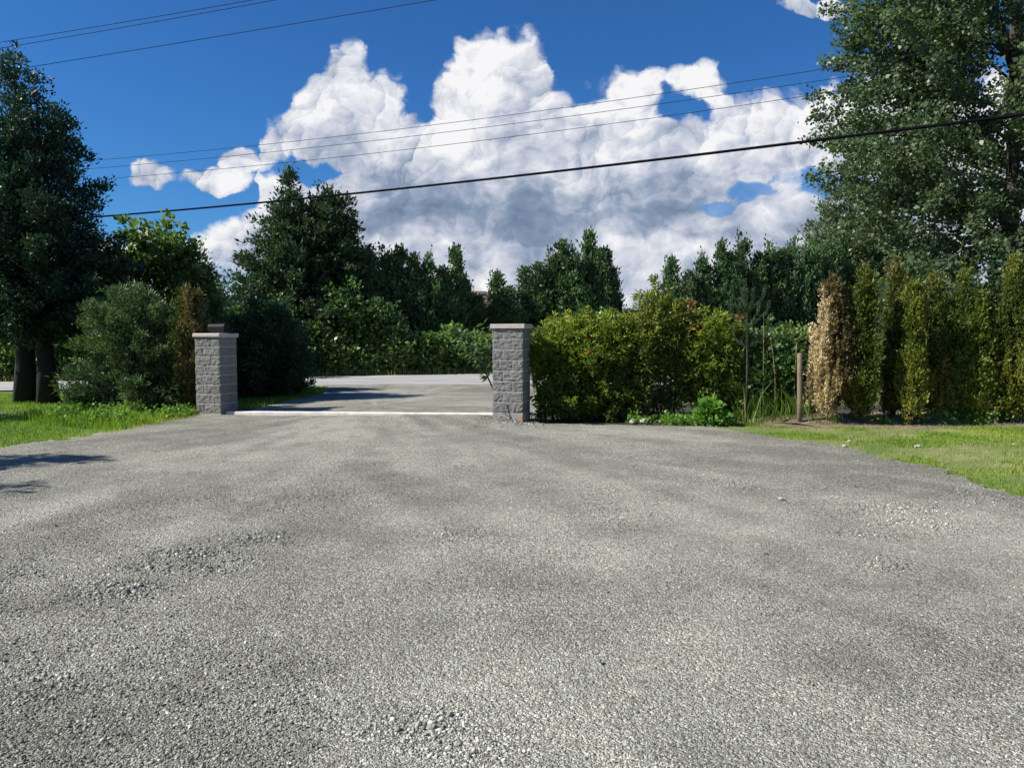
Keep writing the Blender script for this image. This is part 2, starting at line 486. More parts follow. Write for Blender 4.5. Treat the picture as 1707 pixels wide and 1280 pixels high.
def mk_gravel():
    m, k, p, out = mat('packed_gravel')
    tc = k.new('ShaderNodeTexCoord').outputs['Object']
    jit = k.vmath('ADD', tc, k.vmath('SCALE', k.noise(tc, 30, 2, .5, 'Color'), .02))
    def vor(sc):
        n = k.new('ShaderNodeTexVoronoi'); k.put(n.inputs['Vector'], jit); n.inputs['Scale'].default_value = sc
        return n
    v1, v2, v3 = vor(60), vor(125), vor(260)
    s1 = k.new('ShaderNodeSeparateColor'); k.link(v1.outputs['Color'], s1.inputs[0])
    s2 = k.new('ShaderNodeSeparateColor'); k.link(v2.outputs['Color'], s2.inputs[0])
    s3 = k.new('ShaderNodeSeparateColor'); k.link(v3.outputs['Color'], s3.inputs[0])
    # patches: fines packed by tyres, loose coarse stone between
    big = k.noise(tc, .35, 4, .55)
    mid = k.noise(k.vmath('MULTIPLY', tc, (1, 1.6, 1)), 1.3, 5, .6, dist=.6)
    cell = k.mix(k.smooth(mid, .45, .6), s2.outputs[0], s1.outputs[0])
    g = k.math('ADD', k.math('MULTIPLY', s2.outputs[0], .5), k.math('MULTIPLY', s1.outputs[1], .3))
    g = k.math('ADD', g, k.math('MULTIPLY', s3.outputs[0], .2))
    c = k.ramp(g, [(.12, (.065, .066, .055)), (.40, (.232, .232, .197)), (.62, (.36, .36, .31)), (.86, (.70, .70, .62))])
    at_ = k.new('ShaderNodeAttribute'); at_.attribute_name = 'tone'
    tone = k.ramp(at_.outputs['Fac'], [(.2, (.72, .715, .69)), (.5, (.97, .97, .95)), (.8, (1.2, 1.2, 1.17))])
    ap = k.new('ShaderNodeAttribute'); ap.attribute_name = 'pack'
    c = k.mix(k.math('MULTIPLY', ap.outputs['Fac'], .22), c, (.27, .27, .232, 1))
    k.link(k.mix(1.0, c, tone, 'MULTIPLY'), p.inputs['Base Color'])
    p.inputs['Roughness'].default_value = .9
    p.inputs['Specular IOR Level'].default_value = .3
    h = k.math('ADD', k.math('MULTIPLY', v1.outputs['Distance'], -.9), k.math('MULTIPLY', v2.outputs['Distance'], -.55))
    h = k.math('ADD', h, k.math('MULTIPLY', s1.outputs[2], .35))
    h = k.math('ADD', h, k.math('MULTIPLY', k.noise(tc, 150, 3, .6), .5))
    b = k.new('ShaderNodeBump'); b.inputs['Distance'].default_value = .02
    k.link(k.smooth(ap.outputs['Fac'], 0, 1, 1.0, .8, 'LINEAR'), b.inputs['Strength'])
    k.link(h, b.inputs['Height']); k.link(b.outputs[0], p.inputs['Normal'])
    return m
M['gravel'] = mk_gravel()
def mk_stone():
    m, k, p, out = mat('gravel_stone')
    a = k.new('ShaderNodeAttribute'); a.attribute_name = 'tint'
    c = k.ramp(a.outputs['Fac'], [(0, (.075, .076, .065)), (.3, (.185, .186, .16)), (.7, (.34, .34, .295)), (.9, (.50, .495, .44)), (1, (.72, .70, .62))])
    k.link(c, p.inputs['Base Color'])
    p.inputs['Roughness'].default_value = .85
    p.inputs['Specular IOR Level'].default_value = .3
    return m
M['gstone'] = mk_stone()
def mk_asphalt():
    m, k, p, out = mat('worn_asphalt')
    tc = k.new('ShaderNodeTexCoord').outputs['Object']
    n = k.noise(tc, .5, 5, .6)
    f = k.noise(tc, 40, 3, .7)
    c = k.ramp(k.math('ADD', k.math('MULTIPLY', n, .6), k.math('MULTIPLY', f, .4)), [(.3, (.25, .25, .25)), (.7, (.40, .395, .385))])
    k.link(c, p.inputs['Base Color']); p.inputs['Roughness'].default_value = .85
    b = k.new('ShaderNodeBump'); b.inputs['Strength'].default_value = .3; b.inputs['Distance'].default_value = .01
    k.link(f, b.inputs['Height']); k.link(b.outputs[0], p.inputs['Normal'])
    return m
M['asphalt'] = mk_asphalt()
def mk_soil(name, a, bcol, ccol, s=.8):
    m, k, p, out = mat(name)
    tc = k.new('ShaderNodeTexCoord').outputs['Object']
    n = k.noise(tc, s, 6, .65, dist=.4)
    c = k.ramp(n, [(.35, a), (.5, bcol), (.66, ccol)])
    c = k.mix(1.0, c, k.ramp(k.noise(tc, 30, 4, .7), [(.3, (.6, .6, .6)), (.7, (1.3, 1.3, 1.3))]), 'MULTIPLY')
    k.link(c, p.inputs['Base Color']); p.inputs['Roughness'].default_value = .95
    b = k.new('ShaderNodeBump'); b.inputs['Strength'].default_value = .7; b.inputs['Distance'].default_value = .03
    k.link(k.noise(tc, 22, 5, .7), b.inputs['Height']); k.link(b.outputs[0], p.inputs['Normal'])
    return m
M['ground'] = mk_soil('field_ground', (.05, .07, .02), (.08, .10, .03), (.12, .11, .05), .3)
M['lawnL'] = mk_soil('lawn_soil', (.06, .10, .018), (.085, .15, .022), (.14, .15, .05), .9)
M['lawnR'] = mk_soil('dry_lawn_soil', (.10, .16, .03), (.17, .20, .06), (.33, .27, .16), .75)
M['litter'] = mk_soil('leaf_litter', (.018, .015, .011), (.035, .028, .018), (.07, .05, .03), 2.0)

# ------------------------------------------------------------------ foliage machinery
def leaf_mesh(name, C, T, L, W, tint, material, rng, up=.55, fold=.12):
    n = len(C)
    T = norm(T)
    N = norm(rng.normal(size=(n, 3)) * .8 + np.array([0, 0, up]))
    B = norm(np.cross(T, N)); N = np.cross(B, T)
    L = np.broadcast_to(L, n)[:, None]; W = np.broadcast_to(W, n)[:, None]
    mid = C + T * L * .45 + N * L * fold
    V = np.empty((n, 4, 3))
    V[:, 0] = C; V[:, 1] = mid + B * W * .5; V[:, 2] = C + T * L; V[:, 3] = mid - B * W * .5
    F = np.arange(n * 4).reshape(n, 4)
    return raw_mesh(name, V.reshape(-1, 3), F, material, 4, np.clip(tint, 0, 1))

def clumps_to_leaves(rng, CC, OUT, lpc, cr, L, tipb, out_b=.6, up_b=.3, flat=.7, ctint=None, jl=.3):
    """CC clump centres, OUT outward directions -> leaf centres, directions, sizes, tints"""
    n = len(CC)
    idx = np.repeat(np.arange(n), lpc)
    off = rng.normal(size=(len(idx), 3)) * np.array([1, 1, flat])
    off *= (np.broadcast_to(cr, n)[idx][:, None]) * .5
    C = CC[idx] + off
    T = OUT[idx] * out_b + np.array([0, 0, up_b]) + rng.normal(size=(len(idx), 3)) * .55 + norm(off) * .4
    Ls = L * (1 + jl * rng.normal(size=len(idx))).clip(.5, 1.6)
    ct = rng.random(n) if ctint is None else ctint
    tint = ct[idx] * .55 + rng.random(len(idx)) * .4 + tipb
    return C, T, Ls, tint

def branch_tree(seed, H, z0, prof, nb, el0, el1, ncl, cr, lpc, L, asp, material, wr=.12, fork=None, jit=.2,
                up=.55, up_b=.3, out_b=.6, wood=True, dense_in=.35, tfun=None, droop=0.0, lmin=.05, flat=.7):
    """a tree as numpy data: leaf mesh of its own + wood mesh.  prof(t) crown radius at t=0..1"""
    rng = np.random.default_rng(seed)
    t = rng.random(nb * 3)
    p = np.array([max(prof(a), 0.0) for a in t])
    keep = rng.random(len(t)) < (p / p.max()) ** .7 + .12
    t = t[keep][:nb]; nb = len(t)
    az = rng.random(nb) * 2 * np.pi
    z1 = z0 + t * (H - z0)
    lump = .78 + .42 * vn(az * 1.3 + np.cos(az), t * 5, 1.6, seed) + jit * rng.normal(size=nb) * .5
    ln = np.array([prof(a) for a in t]) * lump.clip(.45, 1.35)
    ln = np.maximum(ln, lmin)
    el = el0 + (el1 - el0) * t + rng.normal(size=nb) * .12
    d = np.stack([np.cos(az) * np.cos(el), np.sin(az) * np.cos(el), np.sin(el)], 1)
    full = ln / np.maximum(np.cos(el), .25)
    st = np.stack([np.zeros(nb), np.zeros(nb), z1 - full * np.sin(el) * .6], 1)
    st[:, 2] = st[:, 2].clip(z0 * .6, None)
    # clump positions along each branch
    k = np.maximum((ncl * (ln / p.max())).astype(int), 2)
    idx = np.repeat(np.arange(nb), k)
    s = rng.random(len(idx)) ** .6
    s = dense_in + (1 - dense_in) * s
    perp = rng.normal(size=(len(idx), 3)) * (cr * 1.2)
    CC = st[idx] + d[idx] * (full[idx] * s)[:, None] + perp * (1.15 - s)[:, None]
    CC[:, 2] -= droop * (full[idx] * s) ** 2
    CC[:, 2] = CC[:, 2].clip(z0 * .55, None)
    tipness = (s - .7).clip(0, .3) / .3
    ct = (rng.random(nb)[idx] * .5 + rng.random(len(idx)) * .5)
    C, T, Ls, tint = clumps_to_leaves(rng, CC, d[idx], lpc, cr, L, 0, out_b, up_b, flat, ct)
    tint = tint + np.repeat(tipness, lpc) * .12 - .03
    if tfun is not None: tint = tfun(C, tint, rng)
    me = leaf_mesh('crown', C, T, Ls, Ls * asp, tint, material, rng, up)
    wm = None
    if wood:
        w = MB()
        nseg = 7
        w.tube([(.05 * math.sin(i * 1.3 + seed), .05 * math.cos(i * 1.7 + seed) - .05 * math.cos(seed), H * .97 * i / nseg) for i in range(nseg + 1)],
               [wr * (1.25 if i == 0 else 1) * (1 - i / nseg) ** .8 + .008 for i in range(nseg + 1)], 9)
        sel = rng.choice(nb, min(nb, 46), replace=False)
        for i in sel:
            a = Vector(st[i]); b = a + Vector(d[i]) * float(full[i]) * .9
            r0 = min(wr * .3, .02 + .018 * float(full[i])) * (1 - .6 * float(t[i]))
            q = a.lerp(b, .5) + Vector(rng.normal(size=3) * .04 * full[i])
            w.tube([a, q, b], [r0, r0 * .6, .004], 5, False)
        wm = w
    return me, wm

def blob_mesh(seed, blobs, ncl, cr, lpc, L, asp, material, shell=.45, up=.6, up_b=.25, out_b=.7, tfun=None, floor=.03, lump=.25, flat=.8, stems=0, wr=.025):
    """a bush: clumps spread through a union of ellipsoids (cx,cy,cz,rx,ry,rz), lumpy outline"""
    rng = np.random.default_rng(seed)
    vol = np.array([b[3] * b[4] * b[5] for b in blobs]) ** .7
    CC = []; OO = []
    for b, v in zip(blobs, vol / vol.sum()):
        n = int(ncl * v) + 1
        d = norm(rng.normal(size=(n, 3)))
        r = (shell + (1 - shell) * rng.random(n)) * (1 - .0)
        lm = 1 + lump * (vn(d[:, 0] * 2.2 + b[0], d[:, 2] * 2.2 + d[:, 1] * 1.7, 1.1, seed) - .5) * 2 + rng.normal(size=n) * .05
        P = d * (r * lm)[:, None] * np.array(b[3:6]) + np.array(b[:3])
        CC.append(P); OO.append(d)
    CC = np.concatenate(CC); OO = np.concatenate(OO)
    k = CC[:, 2] > floor
    CC = CC[k]; OO = OO[k]
    C, T, Ls, tint = clumps_to_leaves(rng, CC, OO, lpc, cr, L, 0, out_b, up_b, flat)
    C[:, 2] = C[:, 2].clip(.02, None)
    if tfun is not None: tint = tfun(C, tint, rng)
    me = leaf_mesh('foliage', C, T, Ls, Ls * asp, tint, material, rng, up)
    w = MB()
    for i in range(max(stems, 3)):
        b = blobs[i % len(blobs)]
        a = rng.random() * 6.28; e = Vector((b[0] + math.cos(a) * b[3] * .55, b[1] + math.sin(a) * b[4] * .55, b[2] + b[5] * rng.uniform(.1, .7)))
        s0 = Vector((b[0] * .5 + rng.normal() * .06, b[1] * .5 + rng.normal() * .06, -.02))
        q = s0.lerp(e, .5) + Vector((rng.normal() * .08, rng.normal() * .08, .1))
        w.tube([s0, q, e], [wr, wr * .7, wr * .25], 6, False)
    return me, w

def plant(name, label, cat, loc, me, wood, wmat, rz=0, group=None, crown='crown', trunk='trunk', sc=(1, 1, 1)):
    t = thing(name, label, cat, loc, rz, group)
    t.scale = sc
    me.name = crown
    obj(crown, me, t)
    if isinstance(wood, MB): o = wood.build(trunk, wmat, t)
    elif wood is not None: obj(trunk, wood, t)
    return t
def dup(root, loc, rz, label, sc=(1, 1, 1)):
    r = root.copy(); COL.objects.link(r)
    r.location = loc; r.rotation_euler = (0, 0, rz); r.scale = sc; r['label'] = label
    for ch in list(root.children):
        c = ch.copy(); COL.objects.link(c); c.parent = r
    return r

# ------------------------------------------------------------------ ground, lawns, road, gravel
def poly_sheet(name, pts, z, m, label=None):
    bm = bmesh.new()
    f = bm.faces.new([bm.verts.new((x, y, z)) for x, y in pts])
    bmesh.ops.recalc_face_normals(bm, faces=[f])
    if f.normal.z < 0: f.normal_flip()
    bmesh.ops.triangulate(bm, faces=bm.faces)
    me = bpy.data.meshes.new(name); bm.to_mesh(me); bm.free(); me.materials.append(m)
    o = obj(name, me); o['kind'] = 'structure'
    return o
poly_sheet('ground', [(-1500, -300), (1500, -300), (1500, 3000), (-1500, 3000)], -.06, M['ground'])
FE = lambda x: 36.5 + .38 * x          # far edge of the road
poly_sheet('road', [(-70, FE(-70) - 6.4), (60, FE(60) - 6.4), (60, FE(60)), (-70, FE(-70))], -.004, M['asphalt'])
poly_sheet('driveway_apron', [(-8.2, 26.9), (-6.6, 26.0), (6.0, 27.0), (9.5, 33.5), (-1, 29.8), (-11.0, 25.98)], .0, M['asphalt'])

def G(px, py): 
    r = ray(px, py); k = -CAMZ / r[2]
    return r[0] * k, r[1] * k
PATCH = []
for px, py, rx, ry, g in [(260, 950, .6, .2, 1.3), (330, 925, .55, .25, 1.2), (420, 900, .5, .35, 1.1), (180, 985, .5, .25, 1.1), (540, 830, 1.0, .8, .7), (765, 775, .45, .3, 1),
                          (770, 890, .5, .35, .8), (1185, 800, .6, .4, 1), (1240, 810, .5, .3, .8), (1000, 850, .5, .4, .8), (1050, 865, .4, .3, .8), (1480, 850, .9, .35, .9),
                          (1560, 875, .7, .3, .8), (1450, 890, .4, .25, .8), (1470, 940, .25, .2, .9), (715, 1215, .28, .22, 1), (780, 1250, .3, .2, .8), (30, 960, .3, .3, .6),
                          (110, 1130, .25, .2, .6), (860, 705, .8, .6, 1), (1250, 725, 1.2, .5, .7), (1650, 835, .6, .8, .8), (1400, 745, 1.2, .4, .8)]:
    x, y = G(px, py); PATCH.append((x, y, rx, ry, g))
GR = [(-26, -4), (12, -4), (5.25, 3), (5.25, 8.2), (5.2, 9.3), (5.02, 10.6), (4.65, 11.8), (4.1, 13.0), (3.6, 13.9), (2.2, 14.15), (.5, 14.35),
      (.45, 15.5), (.9, 17), (1.2, 20), (2.0, 24), (4.5, 27.3), (-7.2, 27.0), (-6.3, 25.2), (-5.8, 22.2), (-6.0, 19), (-6.05, 16.8), (-6.75, 16.3),
      (-6.85, 15.4), (-6.95, 13.8), (-7.05, 12.3), (-7.6, 10.9), (-9.5, 10.0), (-13, 9.3), (-26, 8.5)]
def TONE(x, y):
    """wear of the gravel: packed dark fines against pale loose stone; streaks fan out of the gateway"""
    x = np.asarray(x, float); y = np.asarray(y, float)
    rx = x + 3.2; ry = y - 17.5
    ang = np.arctan2(rx, -ry); rad = np.hypot(rx, ry)
    st = fbm(ang * 9, rad * .22, 1.0, 41, 4)
    tr = fbm(ang * 22, rad * .30, 1.0, 43, 3)
    iso = fbm(x, y, .42, 45, 4); fine = fbm(x, y, 2.3, 47, 3)
    t = .5 + (st - .5) * .62 + (tr - .5) * .42 + (iso - .5) * .7 + (fine - .5) * .7
    t = t - .22 * np.exp(-(((x - 2.0) / 1.6) ** 2 + ((y - 4.7) / 1.0) ** 2)) + .12 * np.exp(-(((x - 4.0) / 1.5) ** 2 + ((y - 7.0) / 1.2) ** 2))
    t = t - .15 * np.exp(-(((x + .2) / .8) ** 2 + ((y - 9.8) / .6) ** 2))
    # wheel bands curving out of the gateway
    q = 16.5 - y
    for x0, a, b, g in [(-3.4, .10, -.012, 1.0), (-3.0, .30, .012, .9), (-3.3, -.22, -.022, .9), (-2.6, .55, .03, .8), (-3.2, .02, .03, .7)]:
        for sd in (-.8, .8):
            xc = x0 + a * q + b * q * q + sd
            dx = (x - xc) / .17
            t = t + g * (.11 * np.exp(-dx * dx) - .08 * np.exp(-(dx - 1.9) ** 2)) * (.4 + fbm(x, y, .9, 61, 2)) * (q > 0)
    return np.clip(t, 0, 1)
def PACK(x, y):
    """1 where wheels have pressed the fines smooth"""
    x = np.asarray(x, float); y = np.asarray(y, float)
    ang = np.arctan2(x + 3.2, 17.5 - y); rad = np.hypot(x + 3.2, y - 17.5)
    n = .55 * fbm(ang * 7, rad * .3, 1.0, 83, 4) + .45 * fbm(x, y, .8, 85, 4)
    w = np.zeros(np.shape(x))
    for (cx, cy, rx, ry, g) in PATCH:
        w = np.maximum(w, g * np.clip(1.5 - np.hypot((x - cx) / rx, (y - cy) / ry), 0, 1))
    return np.clip(sst(n, .44, .60) - w, 0, 1)
def gravel_sheet():
    xs0, xs1, ys0, ys1, st = -14, 8, 1.2, 27.6, .055
    nx = int((xs1 - xs0) / st); ny = int((ys1 - ys0) / st)
    X, Y = np.meshgrid(xs0 + np.arange(nx) * st, ys0 + np.arange(ny) * st)
    Z = HG(X, Y) + .004
    jx = (fbm(X, Y, 3, 31, 2) - .5) * .5; jy = (fbm(X, Y, 3, 37, 2) - .5) * .5
    ins = inpoly(X + st / 2 + jx, Y + st / 2 + jy * .6, GR)[:-1, :-1]
    V = np.stack([X.ravel(), Y.ravel(), Z.ravel()], 1)
    i = np.arange(ny * nx).reshape(ny, nx)
    F = np.stack([i[:-1, :-1], i[:-1, 1:], i[1:, 1:], i[1:, :-1]], -1)[ins]
    used = np.zeros(len(V), bool); used[F.ravel()] = True
    mp = np.cumsum(used) - 1
    me = raw_mesh('gravel_driveway', V[used], mp[F], M['gravel'], 4, None, True)
    a = me.attributes.new('tone', 'FLOAT', 'POINT')
    a.data.foreach_set('value', TONE(V[used][:, 0], V[used][:, 1]).astype(np.float32))
    a = me.attributes.new('pack', 'FLOAT', 'POINT')
    a.data.foreach_set('value', PACK(V[used][:, 0], V[used][:, 1]).astype(np.float32))
    o = obj('gravel_driveway', me); o['kind'] = 'structure'
gravel_sheet()
poly_sheet('gravel_yard', [(-40, -30), (40, -30), (40, 1.6), (-40, 1.6)], -.02, M['gravel'])
poly_sheet('gravel_yard', [(-40, 1.7), (-12, 1.7), (-12, 9.3), (-40, 9.3)], -.024, M['gravel'])

LL = [(-40, 9.0), (-12, 9.2), (-9, 9.9), (-7.3, 10.6), (-6.6, 12.4), (-6.5, 16.2), (-6.1, 17), (-5.6, 19), (-5.5, 22.4), (-6.0, 25), (-8.2, 26.6), (-15, 24.2), (-40, 14.5)]
poly_sheet('lawn', LL, -.034, M['lawnL'])
LR = [(4.9, 2), (5.0, 9.2), (4.85, 10.5), (4.4, 11.8), (3.6, 13.2), (2.6, 14.0), (4, 14.5), (40, 14.9), (40, 2)]
poly_sheet('lawn', LR, -.034, M['lawnR'])
poly_sheet('hedge_bed', [(.3, 14.25), (3.9, 14.1), (5, 14.3), (40, 14.4), (40, 18), (2, 19), (.5, 16)], -.03, M['litter'])
poly_sheet('verge', [(-70, FE(-70)), (60, FE(60)), (60, FE(60) + 2.6), (-70, FE(-70) + 2.6)], -.02, M['lawnR'])

# dirt mound under the cedars
def mound():
    xs = np.linspace(4.2, 16, 160); ys = np.linspace(13.7, 16.4, 40)
    X, Y = np.meshgrid(xs, ys)
    Z = -.05 + .16 * np.sin(np.clip((Y - 13.7) / 2.7, 0, 1) * np.pi) * (.45 + fbm(X, Y, 1.1, 5, 3)) * sst(X, 4.2, 5.4)
    i = np.arange(X.size).reshape(X.shape)
    F = np.stack([i[:-1, :-1], i[:-1, 1:], i[1:, 1:], i[1:, :-1]], -1).reshape(-1, 4)
    o = obj('soil_mound', raw_mesh('soil_mound', np.stack([X.ravel(), Y.ravel(), Z.ravel()], 1), F, M['dirt'], 4, None, True))
    o['kind'] = 'structure'
mound()

# loose stones on the driveway, denser where tyres have pushed them together
def stones(name, N, ymax, seed, smin, smax, patch, ypow=1.0, box=None):
    rng = np.random.default_rng(seed)
    bm = bmesh.new(); bmesh.ops.create_icosphere(bm, subdivisions=1, radius=1)
    bv = np.array([v.co[:] for v in bm.verts]); bf = np.array([[v.index for v in f.verts] for f in bm.faces]); bm.free()
    m = N * 8
    y = 2.2 * (ymax / 2.2) ** (rng.random(m) ** ypow)
    x = (rng.random(m) * 2 - 1) * (y * .72 + .5)
    if box: x = rng.uniform(box[0], box[1], m); y = rng.uniform(box[2], box[3], m)
    d = fbm(x, y * 1.5, .55, 12, 4)
    w = np.zeros(m)
    for (cx, cy, rx, ry, g) in PATCH:
        w = np.maximum(w, g * np.clip(1.6 - np.hypot((x - cx) / rx, (y - cy) / ry) - .8 * vn(x, y, 2.2, 8), 0, 1))
    pr = np.clip((1 - patch) + patch * (sst(d, .52, .66) * .7 + w), 0, 1)
    pr = pr * (1 - .45 * PACK(x, y))
    k = (rng.random(m) < pr) & inpoly(x, y, GR)
    x = x[k][:N]; y = y[k][:N]; w = w[k][:N]; n = len(x)
    sz = (smin + (smax - smin) * rng.random(n) ** 3) * (1 + .85 * w ** 2)
    var = rng.uniform(.72, 1.25, size=(24, len(bv), 1)) * bv
    sh = var[rng.integers(0, 24, n)]
    sc = np.stack([sz, sz * rng.uniform(.55, .95, n), sz * rng.uniform(.35, .65, n)], 1)
    P = sh * sc[:, None, :]
    a = rng.random(n) * 6.283; ca, sa = np.cos(a)[:, None], np.sin(a)[:, None]
    tl = rng.normal(size=n)[:, None] * .35
    zz = P[:, :, 2] + P[:, :, 0] * tl
    xx = P[:, :, 0] * ca - P[:, :, 1] * sa; yy = P[:, :, 0] * sa + P[:, :, 1] * ca
    z0 = HG(x, y) + .004 + sc[:, 2] * rng.uniform(-.1, .6, n)
    V = np.stack([xx + x[:, None], yy + y[:, None], zz + z0[:, None]], -1).reshape(-1, 3)
    F = (bf[None] + (np.arange(n) * len(bv))[:, None, None]).reshape(-1, 3)
    t = np.repeat(np.clip(rng.normal(.46, .25, n) + (TONE(x, y) - .5) * .4, 0, 1), len(bf))
    o = obj(name, raw_mesh(name, V, F, M['gstone'], 3, t))
    return tag(o, kind='stuff')
stones('gravel_stones', 125000, 16, 5, .0024, .0075, .35)
stones('loose_stones', 24000, 16, 6, .005, .0125, .985)
stones('pillar_rubble', 900, 16, 7, .008, .024, .3, 1, (-.7, .6, 13.5, 14.7))

# ------------------------------------------------------------------ grass
def blades(name, poly, n, h0, h1, w, material, seed, mask=None, z=-.03, lean=.35, tfun=None, kind='stuff'):
    rng = np.random.default_rng(seed)
    xs = [p[0] for p in poly]; ys = [p[1] for p in poly]
    m = n * 3
    x = rng.uniform(min(xs), max(xs), m); y = rng.uniform(min(ys), max(ys), m)
    k = inpoly(x, y, poly)
    if mask is not None: k &= rng.random(m) < mask(x, y)
    x = x[k][:n]; y = y[k][:n]; n = len(x)
    hh = (h0 + (h1 - h0) * rng.random(n) ** 1.5) * (.6 + .8 * fbm(x, y, 1.2, seed, 2))
    a = rng.random(n) * 6.283; b = rng.random(n) * 6.283
    ln = rng.random(n) * lean * hh
    ww = w * rng.uniform(.6, 1.3, n)
    V = np.zeros((n, 5, 3))
    ux, uy = np.cos(a), np.sin(a); lx, ly = np.cos(b) * ln, np.sin(b) * ln
    for j, (s, f, hz) in enumerate([(-.5, 0, 0), (.5, 0, 0), (.36, .35, .6), (0, 1, 1), (-.36, .35, .6)]):
        V[:, j, 0] = x + ux * ww * s + lx * f
        V[:, j, 1] = y + uy * ww * s + ly * f
        V[:, j, 2] = z + hh * hz
    tint = np.clip(rng.random(n) * .55 + fbm(x, y, .8, seed + 3, 3) * .7 - .15, 0, 1)
    if tfun is not None: tint = tfun(x, y, tint, rng)
    me = raw_mesh(name, V.reshape(-1, 3), np.arange(n * 5).reshape(n, 5), material, 5, tint)
    o = obj(name, me)
    return tag(o, kind=kind)
drymask = lambda x, y: sst(fbm(x, y * 1.4, .75, 77, 4), .62, .44) * .93 + .07
GL = [(-14.5, 9.3), (-12, 9.3), (-9, 10.1), (-7.35, 10.9), (-6.75, 12.4), (-6.6, 16.0), (-7, 20), (-8.5, 24), (-19, 21.5), (-18, 12)]
def dryedge(x, y, tint, rng):
    d = np.minimum(np.abs(x + 6.9), np.abs(y - (10.7 + (x + 7.4) * .38) ) * .8)
    e = np.exp(-(d / .5) ** 2) * (.3 + vn(x, y, 2.2, 71))
    p = sst(fbm(x, y, .9, 73, 3), .52, .68)
    return np.clip(tint * .8 + e * .5 + p * .28, 0, 1)
blades('grass', GL, 120000, .02, .08, .010, M['grass'], 11, lambda x, y: .35 + .65 * sst(fbm(x, y, 1.3, 79, 3), .35, .55), tfun=dryedge)
blades('grass', [(-6.4, 16.9), (-5.85, 19), (-5.65, 22.2), (-6.2, 25.2), (-8, 26.4), (-10, 24), (-9, 19), (-7, 17)], 22000, .04, .14, .012, M['grass'], 12)
blades('lawn_grass', [(5.15, 4), (5.2, 9.3), (5.0, 10.6), (4.6, 11.8), (3.9, 13.05), (3.2, 13.9), (4, 14.5), (12.5, 14.5), (12.5, 4)], 110000, .012, .055, .009, M['grassd'], 13, drymask, lean=.7)
blades('verge_grass', [(-16, FE(-16) + .05), (14, FE(14) + .05), (14, FE(14) + 2.2), (-16, FE(-16) + 2.2)], 26000, .12, .42, .03, M['verge'], 14, z=-.02)
blades('verge_grass', [(-26, FE(-26) + .05), (-16, FE(-16) + .05), (-16, FE(-16) + 2.2), (-26, FE(-26) + 2.2)], 9000, .1, .35, .03, M['verge'], 15, z=-.02)
blades('tall_grass', [(4.5, 14.3), (5.9, 14.3), (6.0, 15.5), (4.3, 15.6)], 450, .25, .8, .014, M['tallg'], 16, lean=.8)
blades('tall_grass', [(3.9, 15.2), (5.6, 15.2), (6.0, 16.5), (4.0, 16.5)], 600, .5, 1.35, .016, M['tallg'], 17, lean=.75)
blades('fringe_grass', [(2.9, 14.15), (3.8, 14.05), (12.5, 14.1), (12.5, 14.6), (2.9, 14.6)], 4200, .04, .26, .012, M['grass'], 18, lambda x, y: sst(vn(x, y * .3, 1.8, 4), .5, .85) * .95 + .04, lean=.8)

# leafy weeds along the left bank
def weeds(name, poly, n, seed, hmax, L, material=None):
    rng = np.random.default_rng(seed)
    xs = [p[0] for p in poly]; ys = [p[1] for p in poly]
    x = rng.uniform(min(xs), max(xs), n * 5); y = rng.uniform(min(ys), max(ys), n * 5)
    k = inpoly(x, y, poly) & (rng.random(n * 5) < sst(vn(x, y, 2.0, seed), .3, .7))
    x = x[k][:n]; y = y[k][:n]
    z = rng.random(len(x)) * hmax * (.4 + .8 * vn(x, y, 2.5, seed + 1))
    CC = np.stack([x, y, z], 1)
    C, T, Ls, ti = clumps_to_leaves(rng, CC, norm(rng.normal(size=CC.shape)), 7, .12, L, 0, .6, .1)
    C[:, 2] = C[:, 2].clip(-.02, None)
    o = obj(name, leaf_mesh(name, C, T, Ls, Ls * .7, ti, material or M['weed'], rng, 1.0))
    return tag(o, kind='stuff')
weeds('weeds', [(-10.0, 15.6), (-8.3, 14.2), (-7.2, 13.6), (-6.9, 15.4), (-6.8, 16.3), (-7.4, 16.9), (-9.5, 17.2)], 520, 21, .24, .065)
blades('bank_grass', [(-10.5, 15.6), (-8.5, 14.0), (-7.0, 13.4), (-6.75, 15.8), (-7.0, 17), (-9.5, 17.6)], 6000, .06, .22, .012, M['grass'], 24, lean=.7)
weeds('weeds', [(2.2, 14.25), (4.2, 14.1), (4.4, 14.6), (2.4, 14.8)], 260, 22, .16, .05)
weeds('weeds', [(6.6, 14.0), (12, 14.1), (12, 14.6), (6.6, 14.6)], 120, 23, .2, .06)

# ------------------------------------------------------------------ gate pillars
RZ = -R(14.8)
def displaced_block(w, d, h, seed, left, right):
    """a concrete block with a rough split front (and split left end), smooth right end"""
    rng = np.random.default_rng(seed)
    bm = bmesh.new()
    bmesh.ops.create_cube(bm, size=1)
    bmesh.ops.transform(bm, matrix=Matrix.Diagonal((w, d, h, 1)), verts=bm.verts)
    front = [f for f in bm.faces if f.normal.y < -.5]
    back = [f for f in bm.faces if f.normal.y > .5]
    es = list({e for f in bm.faces for e in f.edges})
    bmesh.ops.subdivide_edges(bm, edges=es, cuts=11, use_grid_fill=True)
    sd = seed * 3.7
    for v in bm.verts:
        x, y, z = v.co
        ex = min((w / 2 - abs(x)) / .02, 1) if True else 1
        ez = min((h / 2 - abs(z)) / .02, 1)
        if y < -d / 2 + 1e-4:
            n = float(fbm(x * 1 + sd, z + sd, 22, seed, 4)) - .30
            v.co.y -= max(0, n) * .036 * max(0, ez) ** .5 * (max(0, ex) ** .4)
        if left and x < -w / 2 + 1e-4:
            n = float(fbm(y + sd + 9, z + sd, 22, seed, 4)) - .30
            v.co.x -= max(0, n) * .036 * max(0, ez) ** .5
    me = bpy.data.meshes.new('block'); bm.to_mesh(me); bm.free()
    me.materials.append(M['block'])
    return me
